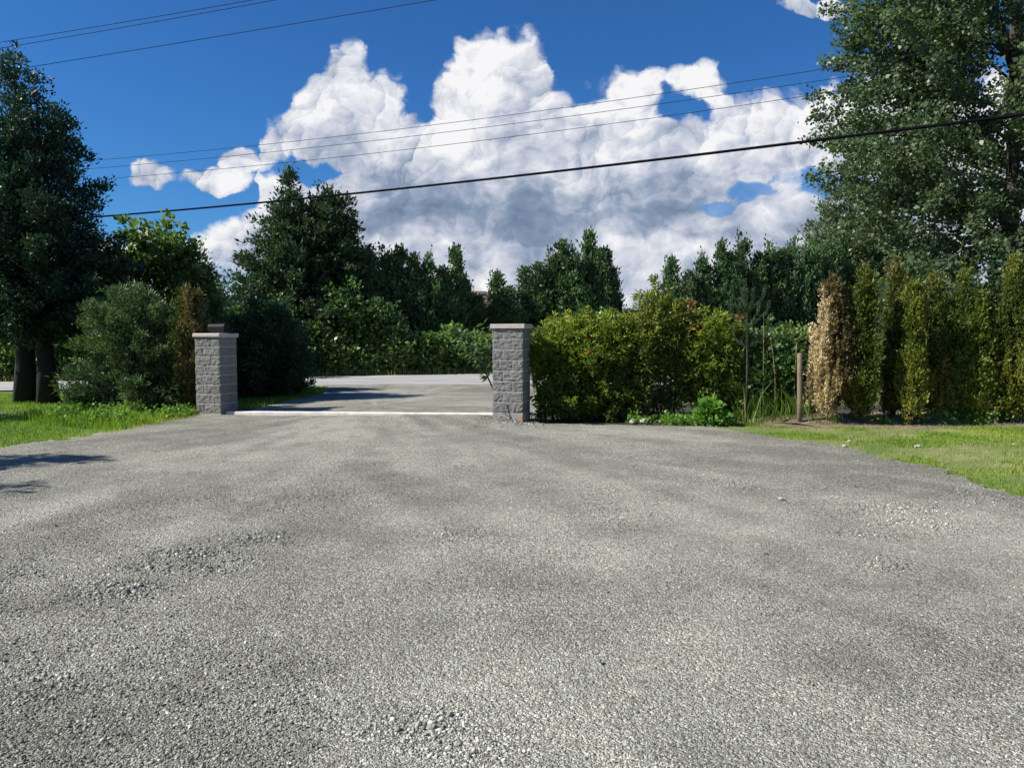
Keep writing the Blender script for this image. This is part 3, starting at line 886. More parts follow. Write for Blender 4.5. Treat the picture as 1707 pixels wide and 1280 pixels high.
def pillar(loc, label, seed, foot_h, bull):
    t = thing('gate_pillar', label, 'pillar', loc, RZ, 'concrete block gate pillars')
    W = .60; ch = .2032
    f = MB(); f.box((0, 0, -foot_h / 2 - .003), (W + .01, W + .01, foot_h), 0, .01); f.build('footing', M['foot'], t)
    c = MB(); c.box((0, 0, ch * 4), (W - .003, W - .003, ch * 8 - .004)); c.build('mortar', M['mortar'], t)
    for i in range(8):
        z = ch * (i + .5)
        wl = .395 if (i + seed) % 2 else .195
        wr_ = W - wl - .007
        a = obj('block', displaced_block(wl, W, ch - .011, seed * 40 + i * 2, True, False), t); a.location = (-W / 2 + wl / 2, 0, z)
        b = obj('block', displaced_block(wr_, W, ch - .011, seed * 40 + i * 2 + 1, False, True), t); b.location = (W / 2 - wr_ / 2, 0, z)
    c = MB(); c.box((0, 0, ch * 8 + .047), (W + .085, W + .085, .088), 0, .028 if bull else .008, 4); o = c.build('cap', M['cap'], t)
    return t
pr = pillar((-.006, 14.77, .195), 'grey concrete block gate pillar beside the leafy hedge with a thin cable at its foot', 1, .26, False)
pl = pillar((-6.476, 16.43, .03), 'grey concrete block gate pillar carrying the black mailbox', 2, .10, True)
w = MB(); w.tube([(-.06, -.335, .20), (-.07, -.35, .10), (-.03, -.36, -.02), (.10, -.37, -.12), (.24, -.39, -.19)], .009, 6); w.build('cable', M['pvc'], pr)
w = MB(); w.box((.275, -.31, -.10), (.05, .02, .15), 0, .004); w.build('foam_strip', M['foam'], pr)  # bit of orange foam against the footing

# mailbox on the left pillar
def mailbox():
    z = .03 + .2032 * 8 + .091
    t = thing('mailbox', 'black arched top mailbox sitting on the left gate pillar', 'mailbox', (-6.42, 16.46, z), RZ)
    bm = bmesh.new()
    def arch(x, s=1.0):
        pts = [(-.10, 0), (.10, 0), (.10, .13)] + [(.10 * math.cos(a), .13 + .09 * math.sin(a)) for a in [math.pi * i / 10 for i in range(1, 10)]] + [(-.10, .13)]
        return [bm.verts.new((x, p * s, q * s)) for p, q in pts]
    A = arch(-.21); B = arch(.18)
    bm.faces.new(A); bm.faces.new(B[::-1])
    for i in range(len(A)):
        bm.faces.new((A[i], B[i], B[(i + 1) % len(A)], A[(i + 1) % len(A)]))
    bmesh.ops.recalc_face_normals(bm, faces=bm.faces)
    me = bpy.data.meshes.new('body'); bm.to_mesh(me); bm.free(); me.materials.append(M['black']); obj('body', me, t)
    bm = bmesh.new(); A = arch(.182, 1.06); B = arch(.20, 1.06)
    bm.faces.new(A); bm.faces.new(B[::-1])
    for i in range(len(A)): bm.faces.new((A[i], B[i], B[(i + 1) % len(A)], A[(i + 1) % len(A)]))
    bmesh.ops.recalc_face_normals(bm, faces=bm.faces)
    me = bpy.data.meshes.new('door'); bm.to_mesh(me); bm.free(); me.materials.append(M['black']); d = obj('door', me, t)
    h = MB(); h.box((.21, 0, .19), (.018, .05, .015), 0, .003); h.build('handle', M['black'], d)
mailbox()

# concrete threshold beam between the pillars
def threshold():
    a = Vector((-6.18, 16.27)); b = Vector((-.30, 14.80))
    n = 40
    bm = bmesh.new(); rows = []
    d = (b - a).normalized(); p = Vector((-d.y, d.x))
    for i in range(n + 1):
        c = a.lerp(b, i / n); z = .045 + .10 * (i / n)
        row = []
        for s, dz in [(-.10, -.14), (-.10, 0), (-.085, .012), (.085, .012), (.10, 0), (.10, -.14)]:
            q = c + p * s
            row.append(bm.verts.new((q.x, q.y, z + dz + random.uniform(-.002, .002))))
        rows.append(row)
    for A, B in zip(rows, rows[1:]):
        for j in range(5): bm.faces.new((A[j], B[j], B[j + 1], A[j + 1]))
    bm.faces.new(rows[0][::-1]); bm.faces.new(rows[-1])
    bmesh.ops.recalc_face_normals(bm, faces=bm.faces)
    me = bpy.data.meshes.new('threshold_beam'); bm.to_mesh(me); bm.free(); me.materials.append(M['strip'])
    tag(obj('threshold_beam', me), 'pale concrete strip laid across the gateway between the two pillars', 'concrete strip')
threshold()

# ------------------------------------------------------------------ wires
def wire(name, pts, r, m, label, group=None, kind='wire', n=60, bumps=False):
    """pts (px,py,Y) sights turned into world points; smooth line through them"""
    P = [at(*p) for p in pts]
    # quadratic/cubic fit in x
    X = np.array([p.x for p in P]); deg = min(3, len(P) - 1)
    cy = np.polyfit(X, [p.y for p in P], min(2, deg)); cz = np.polyfit(X, [p.z for p in P], deg if deg < 3 else 2)
    xs = np.linspace(X.min(), X.max(), n)
    w = MB(); w.tube([(x, float(np.polyval(cy, x)), float(np.polyval(cz, x))) for x in xs], r, 6)
    o = w.build(name, m)
    return tag(o, label, kind, group)
g = 'overhead lines above the driveway'
wire('telephone_cable', [(-600, 408, 34), (180, 355, 30), (440, 338, 27.5), (900, 297, 23), (1380, 236, 17.5), (1707, 190, 15), (2100, 130, 12.5)], .034, M['cable'],
     'thick black telephone cable, the lowest overhead line', g)
def thin(pts, label): wire('power_line', pts, .009, M['wire'], label, g)
thin([(-400, 300, 36), (180, 265, 33), (880, 190, 28), (1370, 114, 24), (1707, 62, 21.5)], 'thin grey power line across the clouds, topmost of the middle three')
thin([(-400, 315, 36), (180, 277, 33), (880, 207, 28), (1375, 132, 24), (1707, 82, 21.5)], 'thin grey power line across the clouds, middle of the middle three')
thin([(-400, 330, 36), (180, 295, 33), (880, 229.5, 28), (1405, 150, 24), (1707, 103, 21.5)], 'thin grey power line across the clouds, lowest of the middle three')
thin([(-500, 142, 27), (0, 70, 25), (430, 0, 23), (900, -90, 21)], 'thin dark line in the upper left corner of the sky, topmost of three')
thin([(-500, 158, 27), (0, 80, 25), (470, 0, 23), (900, -85, 21)], 'thin dark line in the upper left corner of the sky, second of three')
thin([(-500, 198, 27), (60, 110, 25), (735, 0, 22), (1100, -65, 20)], 'thin dark line in the upper left sky, lowest and longest of three')
wire('power_line', [(150, 478, 120), (345, 508, 100), (410, 518, 95), (600, 540, 90)], .03, M['wire'], 'faint far line sloping down over the left pillar, upper one', 'far lines behind the mailbox')
wire('power_line', [(150, 484, 120), (345, 513, 100), (410, 523, 95), (600, 546, 90)], .03, M['wire'], 'faint far line sloping down over the left pillar, lower one', 'far lines behind the mailbox')

# ------------------------------------------------------------------ trees on the left
def cone(base, sh=.75, lo=.25):
    return lambda t: base * (min(1, (t + .02) / lo) ** .6) * (1 - t) ** sh
def ltree(px, py_top, Y, rad, seed, label, bark_r, basepx, nb=270):
    x = (basepx - 853.5) / FPX * Y; H = CAMZ + (567 - py_top) / FPX * Y
    me, w = branch_tree(seed, H, 1.5, cone(rad, .62, .22), nb, .25, 1.0, 15, .17, 20, .085, .55, M['lf_left'], wr=bark_r, jit=.45)
    return plant('shade_tree', label, 'tree', (x, Y, -.03), me, w, M['darkbark'], 0, 'dark trees on the left lawn')
ltree(35, 98, 19.6, 2.5, 31, 'dark green leafy tree at the left edge, the taller of the pair with touching trunks', .24, 42)
ltree(100, 150, 19.2, 2.0, 32, 'dark green leafy tree right of its taller twin, with a slender pointed top', .22, 77)
# smaller stem between
# trees standing just left of the view: their shadows reach the gravel
me, w = branch_tree(33, 6.6, .8, cone(1.5, .8, .2), 110, .3, 1.0, 10, .2, 16, .13, .55, M['lf_left'], wr=.13)
t = plant('shade_tree', 'dark leafy tree beyond the left edge whose shadow tip falls on the gravel', 'tree', (-12.7, 8.5, -.03), me, w, M['darkbark'], 0, 'dark trees on the left lawn')
dup(t, (-11.5, 6.9, -.03), 1.2, 'dark leafy tree nearest the camera beyond the left edge of the picture', (.85, .85, .85))
dup(t, (-20.3, 13.5, -.03), 2.2, 'tall dark tree beyond the left edge that shades the lawn before the twin trunks', (1.6, 1.6, 1.52))

# broadleaf tree with bright tips
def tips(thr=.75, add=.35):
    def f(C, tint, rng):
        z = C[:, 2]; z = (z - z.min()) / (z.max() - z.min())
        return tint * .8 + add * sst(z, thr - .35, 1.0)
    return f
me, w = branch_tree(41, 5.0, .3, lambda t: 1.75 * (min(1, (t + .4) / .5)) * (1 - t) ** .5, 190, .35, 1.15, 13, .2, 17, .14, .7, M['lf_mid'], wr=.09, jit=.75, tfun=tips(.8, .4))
plant('broadleaf_tree', 'mid green broadleaf tree with bright leaf tips behind the brown cedar', 'tree', (-10.9, 23, -.03), me, w, M['bark'])
me, w = branch_tree(45, 4.75, .4, lambda t: 1.15 * (min(1, (t + .4) / .5)) * (1 - t) ** .6, 130, .6, 1.1, 10, .18, 16, .12, .5, M['lf_mid'], wr=.07, jit=.6)
plant('broadleaf_tree', 'darker pointed tree just right of the bright tipped one, above the brown cedar', 'tree', (-9.95, 23.6, -.03), me, w, M['bark'])
me, w = branch_tree(42, 2.75, .08, lambda t: 1.25 * (min(1, (t + .6) / .8)) * max(0, 1 - t) ** .42, 210, .25, 1.2, 17, .12, 18, .085, .28, M['lf_yewl'], wr=.05, jit=.75, up_b=.05, out_b=.95, dense_in=.25, droop=.12)
plant('yew_bush', 'dark feathery evergreen bush right of the twin tree trunks', 'bush', (-8.6, 17.0, -.03), me, w, M['darkbark'], crown='foliage', trunk='stems')
me, w = blob_mesh(43, [(0, 0, 2.3, 1.0, .6, .35), (.7, 0, 2.2, .5, .5, .3), (0, 0, 1.5, .7, .6, .7)], 170, .2, 15, .14, .75, M['lf_vine'], shell=.4)
plant('hazel_bush', 'pale green broad leaved bush showing above the dark evergreen bush', 'bush', (-9.5, 18.4, 0), me, w, M['bark'], crown='foliage', trunk='stems')
me, w = blob_mesh(44, [(0, 0, 1.2, 1.2, 1.0, 1.3), (-1.2, 0, 1.1, .9, .8, 1.0)], 700, .2, 20, .11, .45, M['lf_yew'], shell=.45)
plant('evergreen_bush', 'shaded bush filling the gap between the tree trunks and the brown cedar', 'bush', (-9.2, 20.8, -.03), me, w, M['darkbark'], crown='foliage', trunk='stems')

def column(seed, H, rad, material, lpc=16, nb=150, L=.075, tfun=None, sh=.45, bare=.12, cr=.085, ncl=7):
    def prof(t): return rad * min(1, (t + .25) / .45) * (max(0, 1 - t)) ** sh
    return branch_tree(seed, H, bare, prof, nb, 1.0, 1.35, ncl, cr, lpc, L, .5, material, wr=.035, jit=.35, up_b=.65, out_b=.55, dense_in=.3, tfun=tfun, lmin=.04, flat=1.3, up=.2)
def half_brown(C, tint, rng):
    return np.clip(tint * .5 + .5 * sst(C[:, 0], -.25, .05), 0, 1)
M['lf_cedmix'] = leafmat('fading_cedar_spray', [(0, (.03, .06, .02)), (.5, (.075, .105, .03)), (.75, (.11, .10, .038)), (1, (.17, .14, .06))], .7, .2, .2)
me, w = column(51, 2.62, .47, M['lf_cedmix'], nb=260, tfun=half_brown, sh=.35)
plant('columnar_cedar', 'narrow cedar turning brown, standing directly left of the mailbox pillar', 'cedar', (-7.22, 16.75, -.03), me, w, M['bark'], crown='foliage')
# dark hedge right of the left pillar
me, w = branch_tree(52, 2.6, .06, lambda t: 1.12 * (min(1, (t + .8) / 1.0)) * max(0, 1 - t) ** .38, 200, .2, 1.15, 16, .13, 18, .085, .4, M['lf_yew'], wr=.05, jit=.6, up_b=.1, out_b=.8, dense_in=.25)
plant('evergreen_bush', 'large dark rounded evergreen bush right of the mailbox pillar', 'bush', (-6.95, 21.3, -.03), me, w, M['darkbark'], crown='foliage', trunk='stems')
me, w = blob_mesh(53, [(0, 0, 1.1, .8, .8, 1.15), (-.5, 0, 1.3, .7, .7, 1.0)], 620, .16, 20, .085, .45, M['lf_yew'], shell=.5)
plant('evergreen_bush', 'dark evergreen bush directly behind the mailbox pillar', 'bush', (-8.25, 21.0, -.03), me, w, M['darkbark'], crown='foliage', trunk='stems')
# feathery small tree above the mailbox, far
me, w = branch_tree(54, 4.0, .8, lambda t: 1.5 * (1 - t) ** .5, 60, .3, .8, 8, .22, 12, .2, .4, M['lf_con'], wr=.08)
plant('small_tree', 'small dark tree peeking above the mailbox', 'tree', (-12.2, 31.5, 0), me, w, M['bark'])

# ------------------------------------------------------------------ across the road
ROWY = lambda r, off=2.6: (36.5 + off) / (1 - .38 * r)
def rowpos(px, off=2.6):
    r = (px - 853.5) / FPX
    Y = ROWY(r, off)
    return r * Y, Y
def hfor(py, Y): return CAMZ + (567 - py) / FPX * Y
# two big conifers
x, Y = rowpos(487, 4.8)
me, w = branch_tree(61, hfor(283, Y), .8, lambda t: 3.35 * (min(1, (t + .15) / .3)) * max(0, 1 - t / .92) ** .95 + .35 * (1 - t), 340, .15, .95, 15, .3, 18, .21, .42, M['lf_con'], wr=.24, jit=.5)
plant('big_conifer', 'tallest dark conifer across the road, with a spiky leading shoot', 'conifer', (x, Y, 0), me, w, M['darkbark'])
x, Y = rowpos(553, 4.6)
me, w = branch_tree(62, hfor(312, Y), .8, lambda t: 2.0 * (min(1, (t + .15) / .3)) * max(0, 1 - t / .93) ** .42 + .2 * (1 - t), 250, .15, 1.05, 14, .3, 18, .21, .42, M['lf_con'], wr=.2, jit=.5)
plant('big_conifer', 'broad topped dark conifer right of the tallest one across the road', 'conifer', (x, Y, 0), me, w, M['darkbark'])
# arborvitae row: a few kinds, copied
protos = []
for i, (rad, sh) in enumerate([(1.0, .75), (.85, .9), (1.15, .7), (.75, 1.0)]):
    me, w = branch_tree(70 + i, 5.5, .3, (lambda rad, sh: lambda t: rad * (min(1, (t + .3) / .45)) * (1 - t) ** sh + .05)(rad, sh), 170, .85, 1.3, 8, .2, 15, .17, .5,
                        M['lf_arb'], wr=.09, jit=.45, up_b=.6, out_b=.5, flat=1.2)
    protos.append((me, w))
row = [(592, 415, 2), (618, 428, 0), (645, 428, 2), (668, 424, 1), (692, 432, 0), (715, 438, 2), (738, 452, 0), (761, 424, 1), (776, 470, 0), (800, 498, 3), (826, 462, 1), (850, 484, 0), (876, 455, 1), (900, 447, 0), (920, 432, 2),
       (939, 412, 0), (957, 430, 2), (977, 399, 1), (994, 425, 0), (1010, 427, 1), (1022, 455, 3), (1052, 520, 0), (1085, 490, 0), (1119, 439, 1), (1147, 459, 0), (1170, 437, 2), (1197, 415, 1), (1216, 432, 0), (1236, 408, 2), (1258, 430, 0),
       (1277, 420, 2), (1298, 425, 0), (1316, 414, 2), (1345, 420, 2), (1375, 412, 0), (1405, 405, 2), (1435, 410, 2), (1470, 420, 0), (1510, 430, 2), (1550, 425, 0), (1600, 430, 2), (1650, 425, 1), (1700, 430, 0)]
ordn = ['first', 'second', 'third', 'fourth', 'fifth', 'sixth', 'seventh', 'eighth', 'ninth', 'tenth', 'eleventh', 'twelfth', 'thirteenth', 'fourteenth', 'fifteenth', 'sixteenth', 'seventeenth',
        'eighteenth', 'nineteenth', 'twentieth', 'twenty first', 'twenty second', 'twenty third', 'twenty fourth']
def rowlabel(i, px):
    if px < 790: k = [q for q in row if q[0] < 790].index(row[i]); return f'dark hedge conifer across the road, {ordn[k]} to the right of the big conifers'
    if px < 1040: k = [q for q in row if 790 <= q[0] < 1040].index(row[i]); return f'dark hedge conifer in the clump behind the right gate pillar, {ordn[k]} from its left'
    k = [q for q in row if q[0] >= 1040].index(row[i]); return f'dark hedge conifer beyond the leafy hedge and cedars, {ordn[k]} from the sky gap'
proot = {}
for i, (px, py, kd) in enumerate(row):
    x, Y = rowpos(px + random.uniform(-3, 3), 3.5 + random.uniform(-.3, .5))
    h = hfor(py, Y); s = h / 5.4; sw = .85 + .15 * s + random.uniform(-.08, .1)
    lab = rowlabel(i, px)
    if kd not in proot:
        me, w = protos[kd]
        proot[kd] = plant('hedge_conifer', lab, 'conifer', (x, Y, 0), me, w, M['darkbark'], random.uniform(0, 6), 'hedge conifers in the row across the road', sc=(sw, sw, s))
    else:
        dup(proot[kd], (x, Y, 0), random.uniform(0, 6), lab, (sw, sw, s))
# brambles and bushes along the far verge
bp = []
for i in range(3):
    me, w = blob_mesh(90 + i, [(0, 0, .9, 1.2, .8, .95), (.8, .1, .7, .9, .8, .8), (-.8, -.1, .8, .9, .8, .9 + .2 * i)], 360, .3, 15, .17, .75, [M['lf_brl'], M['lf_mid'], M['lf_brl']][i], shell=.55, up=.8)
    bp.append((me, w))
broots = {}
bl = [(-20, 1.4, 0, 'left of the twin trunks'), (60, 1.6, 1, 'seen past the twin trunks'), (130, 1.5, 0, 'glimpsed right of the twin trunks'), (545, 1.5, 0, 'at the far verge left of the gateway view'), (590, 1.25, 2, 'second in the gateway view from the left'),
      (638, 1.35, 0, 'third in the gateway view from the left'), (682, 1.7, 2, 'fourth in the gateway view from the left'), (728, 1.6, 1, 'fifth in the gateway view from the left'), (772, 1.75, 2, 'sixth in the gateway view from the left'),
      (812, 1.6, 0, 'touching the left side of the right pillar'), (860, 1.6, 1, 'hidden mostly by the right pillar'), (920, 1.7, 0, 'behind the pillar end of the leafy hedge'), (990, 1.6, 2, 'behind the middle of the leafy hedge'), (1060, 1.8, 1, 'behind the yellow top of the leafy hedge'),
      (1130, 1.9, 0, 'behind the right half of the leafy hedge'), (1200, 1.9, 2, 'behind the pine sapling'), (1265, 1.9, 1, 'behind the tall grass'), (1330, 2.0, 0, 'behind the wooden post'), (1400, 1.9, 2, 'behind the dead brown cedar'), (1480, 2.0, 1, 'behind the bronze cedar'),
      (1560, 2.0, 0, 'behind the middle of the cedar row'), (1640, 2.0, 2, 'behind the right end of the cedar row')]
for px, h, kd, lab in bl:
    x, Y = rowpos(px, 1.25)
    s = h / 1.6
    lab = 'bramble bush on the far roadside, ' + lab
    if kd not in broots:
        me, w = bp[kd]
        broots[kd] = plant('bramble_bush', lab, 'bush', (x, Y, 0), me, w, M['bark'], 0, 'bramble bushes on the far verge', 'foliage', 'stems', (s, s, s))
    else:
        dup(broots[kd], (x, Y, 0), random.uniform(-.5, .5) + (3.14 if random.random() < .5 else 0), lab, (s, s, s))
# larger deciduous bushes in front of the conifers
for px, py, off, wdt, seed, lab in [(455, 505, 1.3, 2.0, 95, 'leafy green bush at the foot of the tallest conifer'), (400, 512, 1.0, 1.3, 96, 'leafy green bush above the dark rounded bush, left of the tallest conifer'),
                                    (575, 462, 1.7, 2.1, 97, 'tall leafy bush in front of the broad topped conifer'), (632, 500, 1.7, 1.7, 98, 'leafy bush at the foot of the hedge conifers right of the big pair'),
                                    (520, 540, 1.2, 1.6, 99, 'low leafy bush right of the dark rounded bush across the road')]:
    x, Y = rowpos(px, off); h = hfor(py, Y)
    me, w = blob_mesh(seed, [(0, 0, h * .5, wdt * .55, .9, h * .5), (wdt * .3, 0, h * .4, wdt * .45, .8, h * .4), (-wdt * .35, 0, h * .35, wdt * .45, .8, h * .4)], 520, .3, 16, .17, .7, M['lf_mid'] if seed % 2 else M['lf_bram'], shell=.5, lump=.35)
    plant('leafy_bush', lab, 'bush', (x, Y, 0), me, w, M['bark'], crown='foliage', trunk='stems')
# left distance
me, w = blob_mesh(101, [(0, 0, 2.4, 3.2, 1.5, 2.4), (3, 0, 2, 2.4, 1.4, 2), (-3.4, 0, 2.2, 2.6, 1.5, 2.3)], 1300, .4, 16, .24, .6, M['lf_mid'], shell=.5)
plant('leafy_bush', 'wide shaded thicket across the road seen past the left tree trunks', 'bush', (-22, 33, 0), me, w, M['bark'], crown='foliage', trunk='stems')

# house behind the row
def house():
    t = thing('house', 'distant house with a brown hipped roof just showing above the hedge conifers', 'house', (-3.6, 70, 0), R(12))
    w = MB(); w.box((0, 0, 1.9), (9, 8, 3.8)); w.build('wall', M['wall'], t)
    bm = bmesh.new()
    b = [bm.verts.new(p) for p in [(-5, -4.5, 3.8), (5, -4.5, 3.8), (5, 4.5, 3.8), (-5, 4.5, 3.8)]]
    a = bm.verts.new((-1.2, 0, 6.15)); c = bm.verts.new((1.2, 0, 6.15))
    bm.faces.new(b[::-1]); bm.faces.new((b[0], b[1], c, a)); bm.faces.new((b[1], b[2], c)); bm.faces.new((b[2], b[3], a, c)); bm.faces.new((b[3], b[0], a))
    me = bpy.data.meshes.new('roof'); bm.to_mesh(me); bm.free(); me.materials.append(M['roof']); obj('roof', me, t)
    for x in (-2.6, 0, 2.6):
        w = MB(); w.box((x, -4.02, 2.1), (1.2, .06, 1.2)); f = w.build('window', M['cap'], t)
        w = MB(); w.box((x, -4.06, 2.1), (1.05, .04, 1.05)); w.build('pane', M['glass'], f)
house()

# ------------------------------------------------------------------ right side trees
def popprof(t):
    pts = [(0, 3.2), (.1, 3.9), (.3, 3.9), (.5, 5.1), (.7, 5.7), (.88, 5.0), (1, .4)]
    return float(np.interp(t, [p[0] for p in pts], [p[1] for p in pts]))
me, w = branch_tree(111, 17.5, .8, popprof, 760, .15, 1.0, 28, .25, 15, .11, .85, M['lf_pop'], wr=.26, jit=.25, up_b=-.15, out_b=.35, dense_in=.3, up=.3, droop=.03)
plant('poplar_tree', 'large poplar with glossy grey green leaves filling the right edge', 'tree', (15.4, 23.5, 0), me, w, M['bark'])
x = (1462 - 853.5) / FPX * 46
me, w = branch_tree(112, hfor(292, 46), 1.5, lambda t: 3.4 * (min(1, (t + .2) / .4)) * (1 - t) ** .45, 220, .5, 1.1, 12, .45, 13, .22, .6, M['lf_grey'], wr=.22, jit=.4)
plant('pale_tree', 'pale grey green tree half hidden behind the left side of the poplar', 'tree', (x, 50, 0), me, w, M['bark'])
x = (1377 - 853.5) / FPX * 66
me, w = branch_tree(113, hfor(357, 66), 5, lambda t: 2.7 * (min(1, (t + .1) / .3)) * (1 - t) ** .5, 90, .6, 1.25, 10, .3, 10, .34, .35, M['lf_grey'], wr=.16, jit=.4, up_b=.7)
plant('far_tree', 'small distant tree with upswept branches left of the pale tree', 'tree', (x, 66, 0), me, w, M['bark'])
x, Y = rowpos(1440, 8)
me, w = branch_tree(114, hfor(392, Y), 1, lambda t: 3.6 * (1 - t) ** .3, 200, .3, 1.0, 12, .4, 14, .22, .6, M['lf_mid'], wr=.2, jit=.4)
plant('broadleaf_tree', 'olive green tree rising behind the hedge conifers left of the poplar', 'tree', (x, Y, 0), me, w, M['bark'])

# ------------------------------------------------------------------ leafy hedge right of the pillar
def rosette(seed, blobs, ncl, material, L=.085, lpc=11, cr=.06, shell=.6, tf=None, lump=.6, asp=.34):
    rng = np.random.default_rng(seed)
    me, w = blob_mesh(seed, blobs, ncl, cr, lpc, L, asp, material, shell=shell, up=.7, up_b=.05, out_b=.55, lump=lump, tfun=tf, stems=6)
    return me, w
def redtips(C, tint, rng):
    """young red shoots in a few clusters near the top"""
    z = C[:, 2]
    n = vn(C[:, 0] * 1.0, C[:, 2] * 1.0 + C[:, 1], 3.2, 5)
    m = (n > .86) & (z > .6 * z.max())
    t = tint * .72 + .20 * sst(z, .3 * z.max(), z.max())
    t = np.minimum(t, .93)
    t[m] = .955 + .045 * rng.random(m.sum())
    return t
def hx(px, Y): return (px - 853.5) / FPX * Y
hedge = [
 (935, 15.3, [(0, 0, .95, .62, .6, .98), (-.35, -.1, 1.35, .38, .4, .5), (.3, -.15, 1.2, .45, .5, .6), (0, -.25, .4, .6, .5, .45)], 1500, 'lf_pier', 'hedge bush touching the right gate pillar, with red young shoots on top'),
 (975, 15.6, [(0, 0, 1.0, .55, .5, 1.0), (.15, 0, 1.5, .4, .4, .45)], 1100, 'lf_pier', 'hedge bush set back between the first and the yellow green bush'),
 (1020, 15.4, [(0, 0, 1.0, .60, .6, 1.05), (.2, -.1, 1.55, .4, .45, .5), (-.25, -.2, 1.1, .4, .45, .7), (0, -.25, .4, .6, .5, .45)], 1500, 'lf_pier', 'yellow green hedge bush, second from the right gate pillar'),
 (1100, 15.5, [(0, 0, 1.1, .65, .6, 1.15), (0, 0, 2.0, .5, .5, .75), (.3, -.1, 1.6, .5, .5, .8), (-.3, -.25, 1.35, .4, .4, .7)], 1900, 'lf_pier2', 'tallest yellow topped bush in the middle of the leafy hedge'),
 (1185, 15.5, [(0, 0, 1.0, .65, .6, 1.0), (.1, -.1, 1.7, .5, .45, .5), (-.25, -.2, 1.0, .4, .45, .8), (.3, -.1, .8, .45, .5, .8)], 1500, 'lf_pier', 'dark leaved bush near the right end of the leafy hedge'),
]
for i, (px, Y, bl_, n, m_, lab) in enumerate(hedge):
    rr = random.Random(500 + i)
    for q in range(11):      # stray shoots that break the outline
        b0 = rr.choice(bl_[:3]); a = rr.uniform(0, 3.14)
        bl_.append((b0[0] + math.cos(a) * b0[3] * 1.0, b0[1] - .1 * rr.random(), b0[2] + math.sin(a) * b0[5] * 1.02, .09, .09, rr.uniform(.12, .26)))
    me, w = rosette(120 + i, bl_, int(n * 1.25), M[m_], tf=redtips)
    plant('hedge_bush', lab, 'bush', (hx(px, Y), Y, -.03), me, w, M['bark'], 0, 'bushes of the leafy hedge right of the gate', 'foliage', 'stems')
me, w = blob_mesh(126, [(0, 0, .8, .7, .5, .8), (.5, 0, .6, .6, .5, .6), (-.4, 0, 1.1, .4, .4, .4)], 700, .12, 18, .09, .4, M['lf_mid'], shell=.45, flat=.6)
plant('leafy_bush', 'low dark green bush around the foot of the pine sapling', 'bush', (hx(1250, 15.4), 15.6, -.03), me, w, M['bark'], crown='foliage', trunk='stems')
me, w = blob_mesh(129, [(0, 0, .9, .75, .5, .9), (.6, .1, .75, .6, .5, .75), (-.5, 0, 1.2, .45, .45, .55), (.1, 0, 1.35, .5, .4, .4), (-.2, -.3, .7, .6, .4, .6)], 1300, .13, 18, .10, .6, M['lf_bram'], shell=.45, lump=.4)
plant('leafy_bush', 'loose mixed green bush behind the tall grass, between the leafy hedge and the post', 'bush', (hx(1262, 15.7), 15.7, -.03), me, w, M['bark'], crown='foliage', trunk='stems')
me, w = blob_mesh(131, [(0, 0, .55, .5, .4, .6), (.45, .1, .5, .45, .4, .5), (.1, 0, .95, .35, .3, .4), (-.45, 0, .6, .4, .4, .5)], 520, .12, 17, .085, .65, M['lf_mid'], shell=.4, lump=.6)
plant('leafy_bush', 'low rambling green bush just left of the wooden post', 'bush', (hx(1303, 15.3), 15.3, -.03), me, w, M['bark'], crown='foliage', trunk='stems')
me, w = blob_mesh(127, [(0, 0, 1.8, .45, .4, .5), (-.3, 0, 1.5, .4, .4, .5)], 160, .15, 12, .10, .7, M['lf_weed'] if 'lf_weed' in M else M['weed'], shell=.4)
plant('sapling', 'bright green sapling rising behind the red tipped hedge bush', 'sapling', (hx(1000, 16.2), 16.2, 0), me, w, M['bark'], crown='foliage', trunk='stems')
# broad leaved weed at the foot of the hedge
me, w = blob_mesh(128, [(0, 0, .28, .2, .15, .28), (.1, -.05, .2, .2, .15, .2)], 40, .12, 8, .12, .8, M['weed'], shell=.3, up=1.2)
plant('broadleaf_weed', 'bright green broad leaved weed at the foot of the hedge', 'weed', (hx(1180, 14.35), 14.35, -.03), me, w, M['weed'], crown='foliage', trunk='stems')
# long-leaved shrub leaning out left of the right pillar
def sumac():
    rng = np.random.default_rng(130)
    w = MB(); CC = []; TT = []
    for k in range(9):
        a0 = Vector((.35, .5 + rng.normal() * .1, -.03)); e = Vector((rng.uniform(-.75, .35), rng.uniform(-.1, .3), rng.uniform(1.15, 1.95)))
        if k < 2: e = Vector((.25 + .25 * k, .1, 1.88))
        mid_ = a0.lerp(e, .55) + Vector((.12, .1, .38))
        pts = []
        for i in range(14):
            s = i / 13; p = a0 * (1 - s) ** 2 + mid_ * 2 * s * (1 - s) + e * s * s; pts.append(p)
        w.tube(pts, [.014 * (1 - i / 15) for i in range(14)], 5, False)
        for i in range(6, 14):
            for sd in (-1, 1, 0, .5):
                CC.append(pts[i]); dr = (pts[i] - pts[i - 1]).normalized(); side = Vector((-dr.z, .4 * sd, dr.x)).normalized() * sd
                TT.append(dr * .5 + side * .8 + Vector((rng.normal() * .35, rng.normal() * .35, -.45)))
    C = np.array([c[:] for c in CC]); T = np.array([c[:] for c in TT]); n = len(C)
    L = rng.uniform(.12, .2, n)
    me = leaf_mesh('foliage', C, T, L, L * .36, rng.random(n) * .8, M['lf_bram'], rng, 1.3)
    plant('arching_shrub', 'shrub with long drooping leaves leaning out left of the right gate pillar', 'shrub', (-.55, 15.6, 0), me, w, M['bark'], crown='foliage', trunk='stems')
sumac()
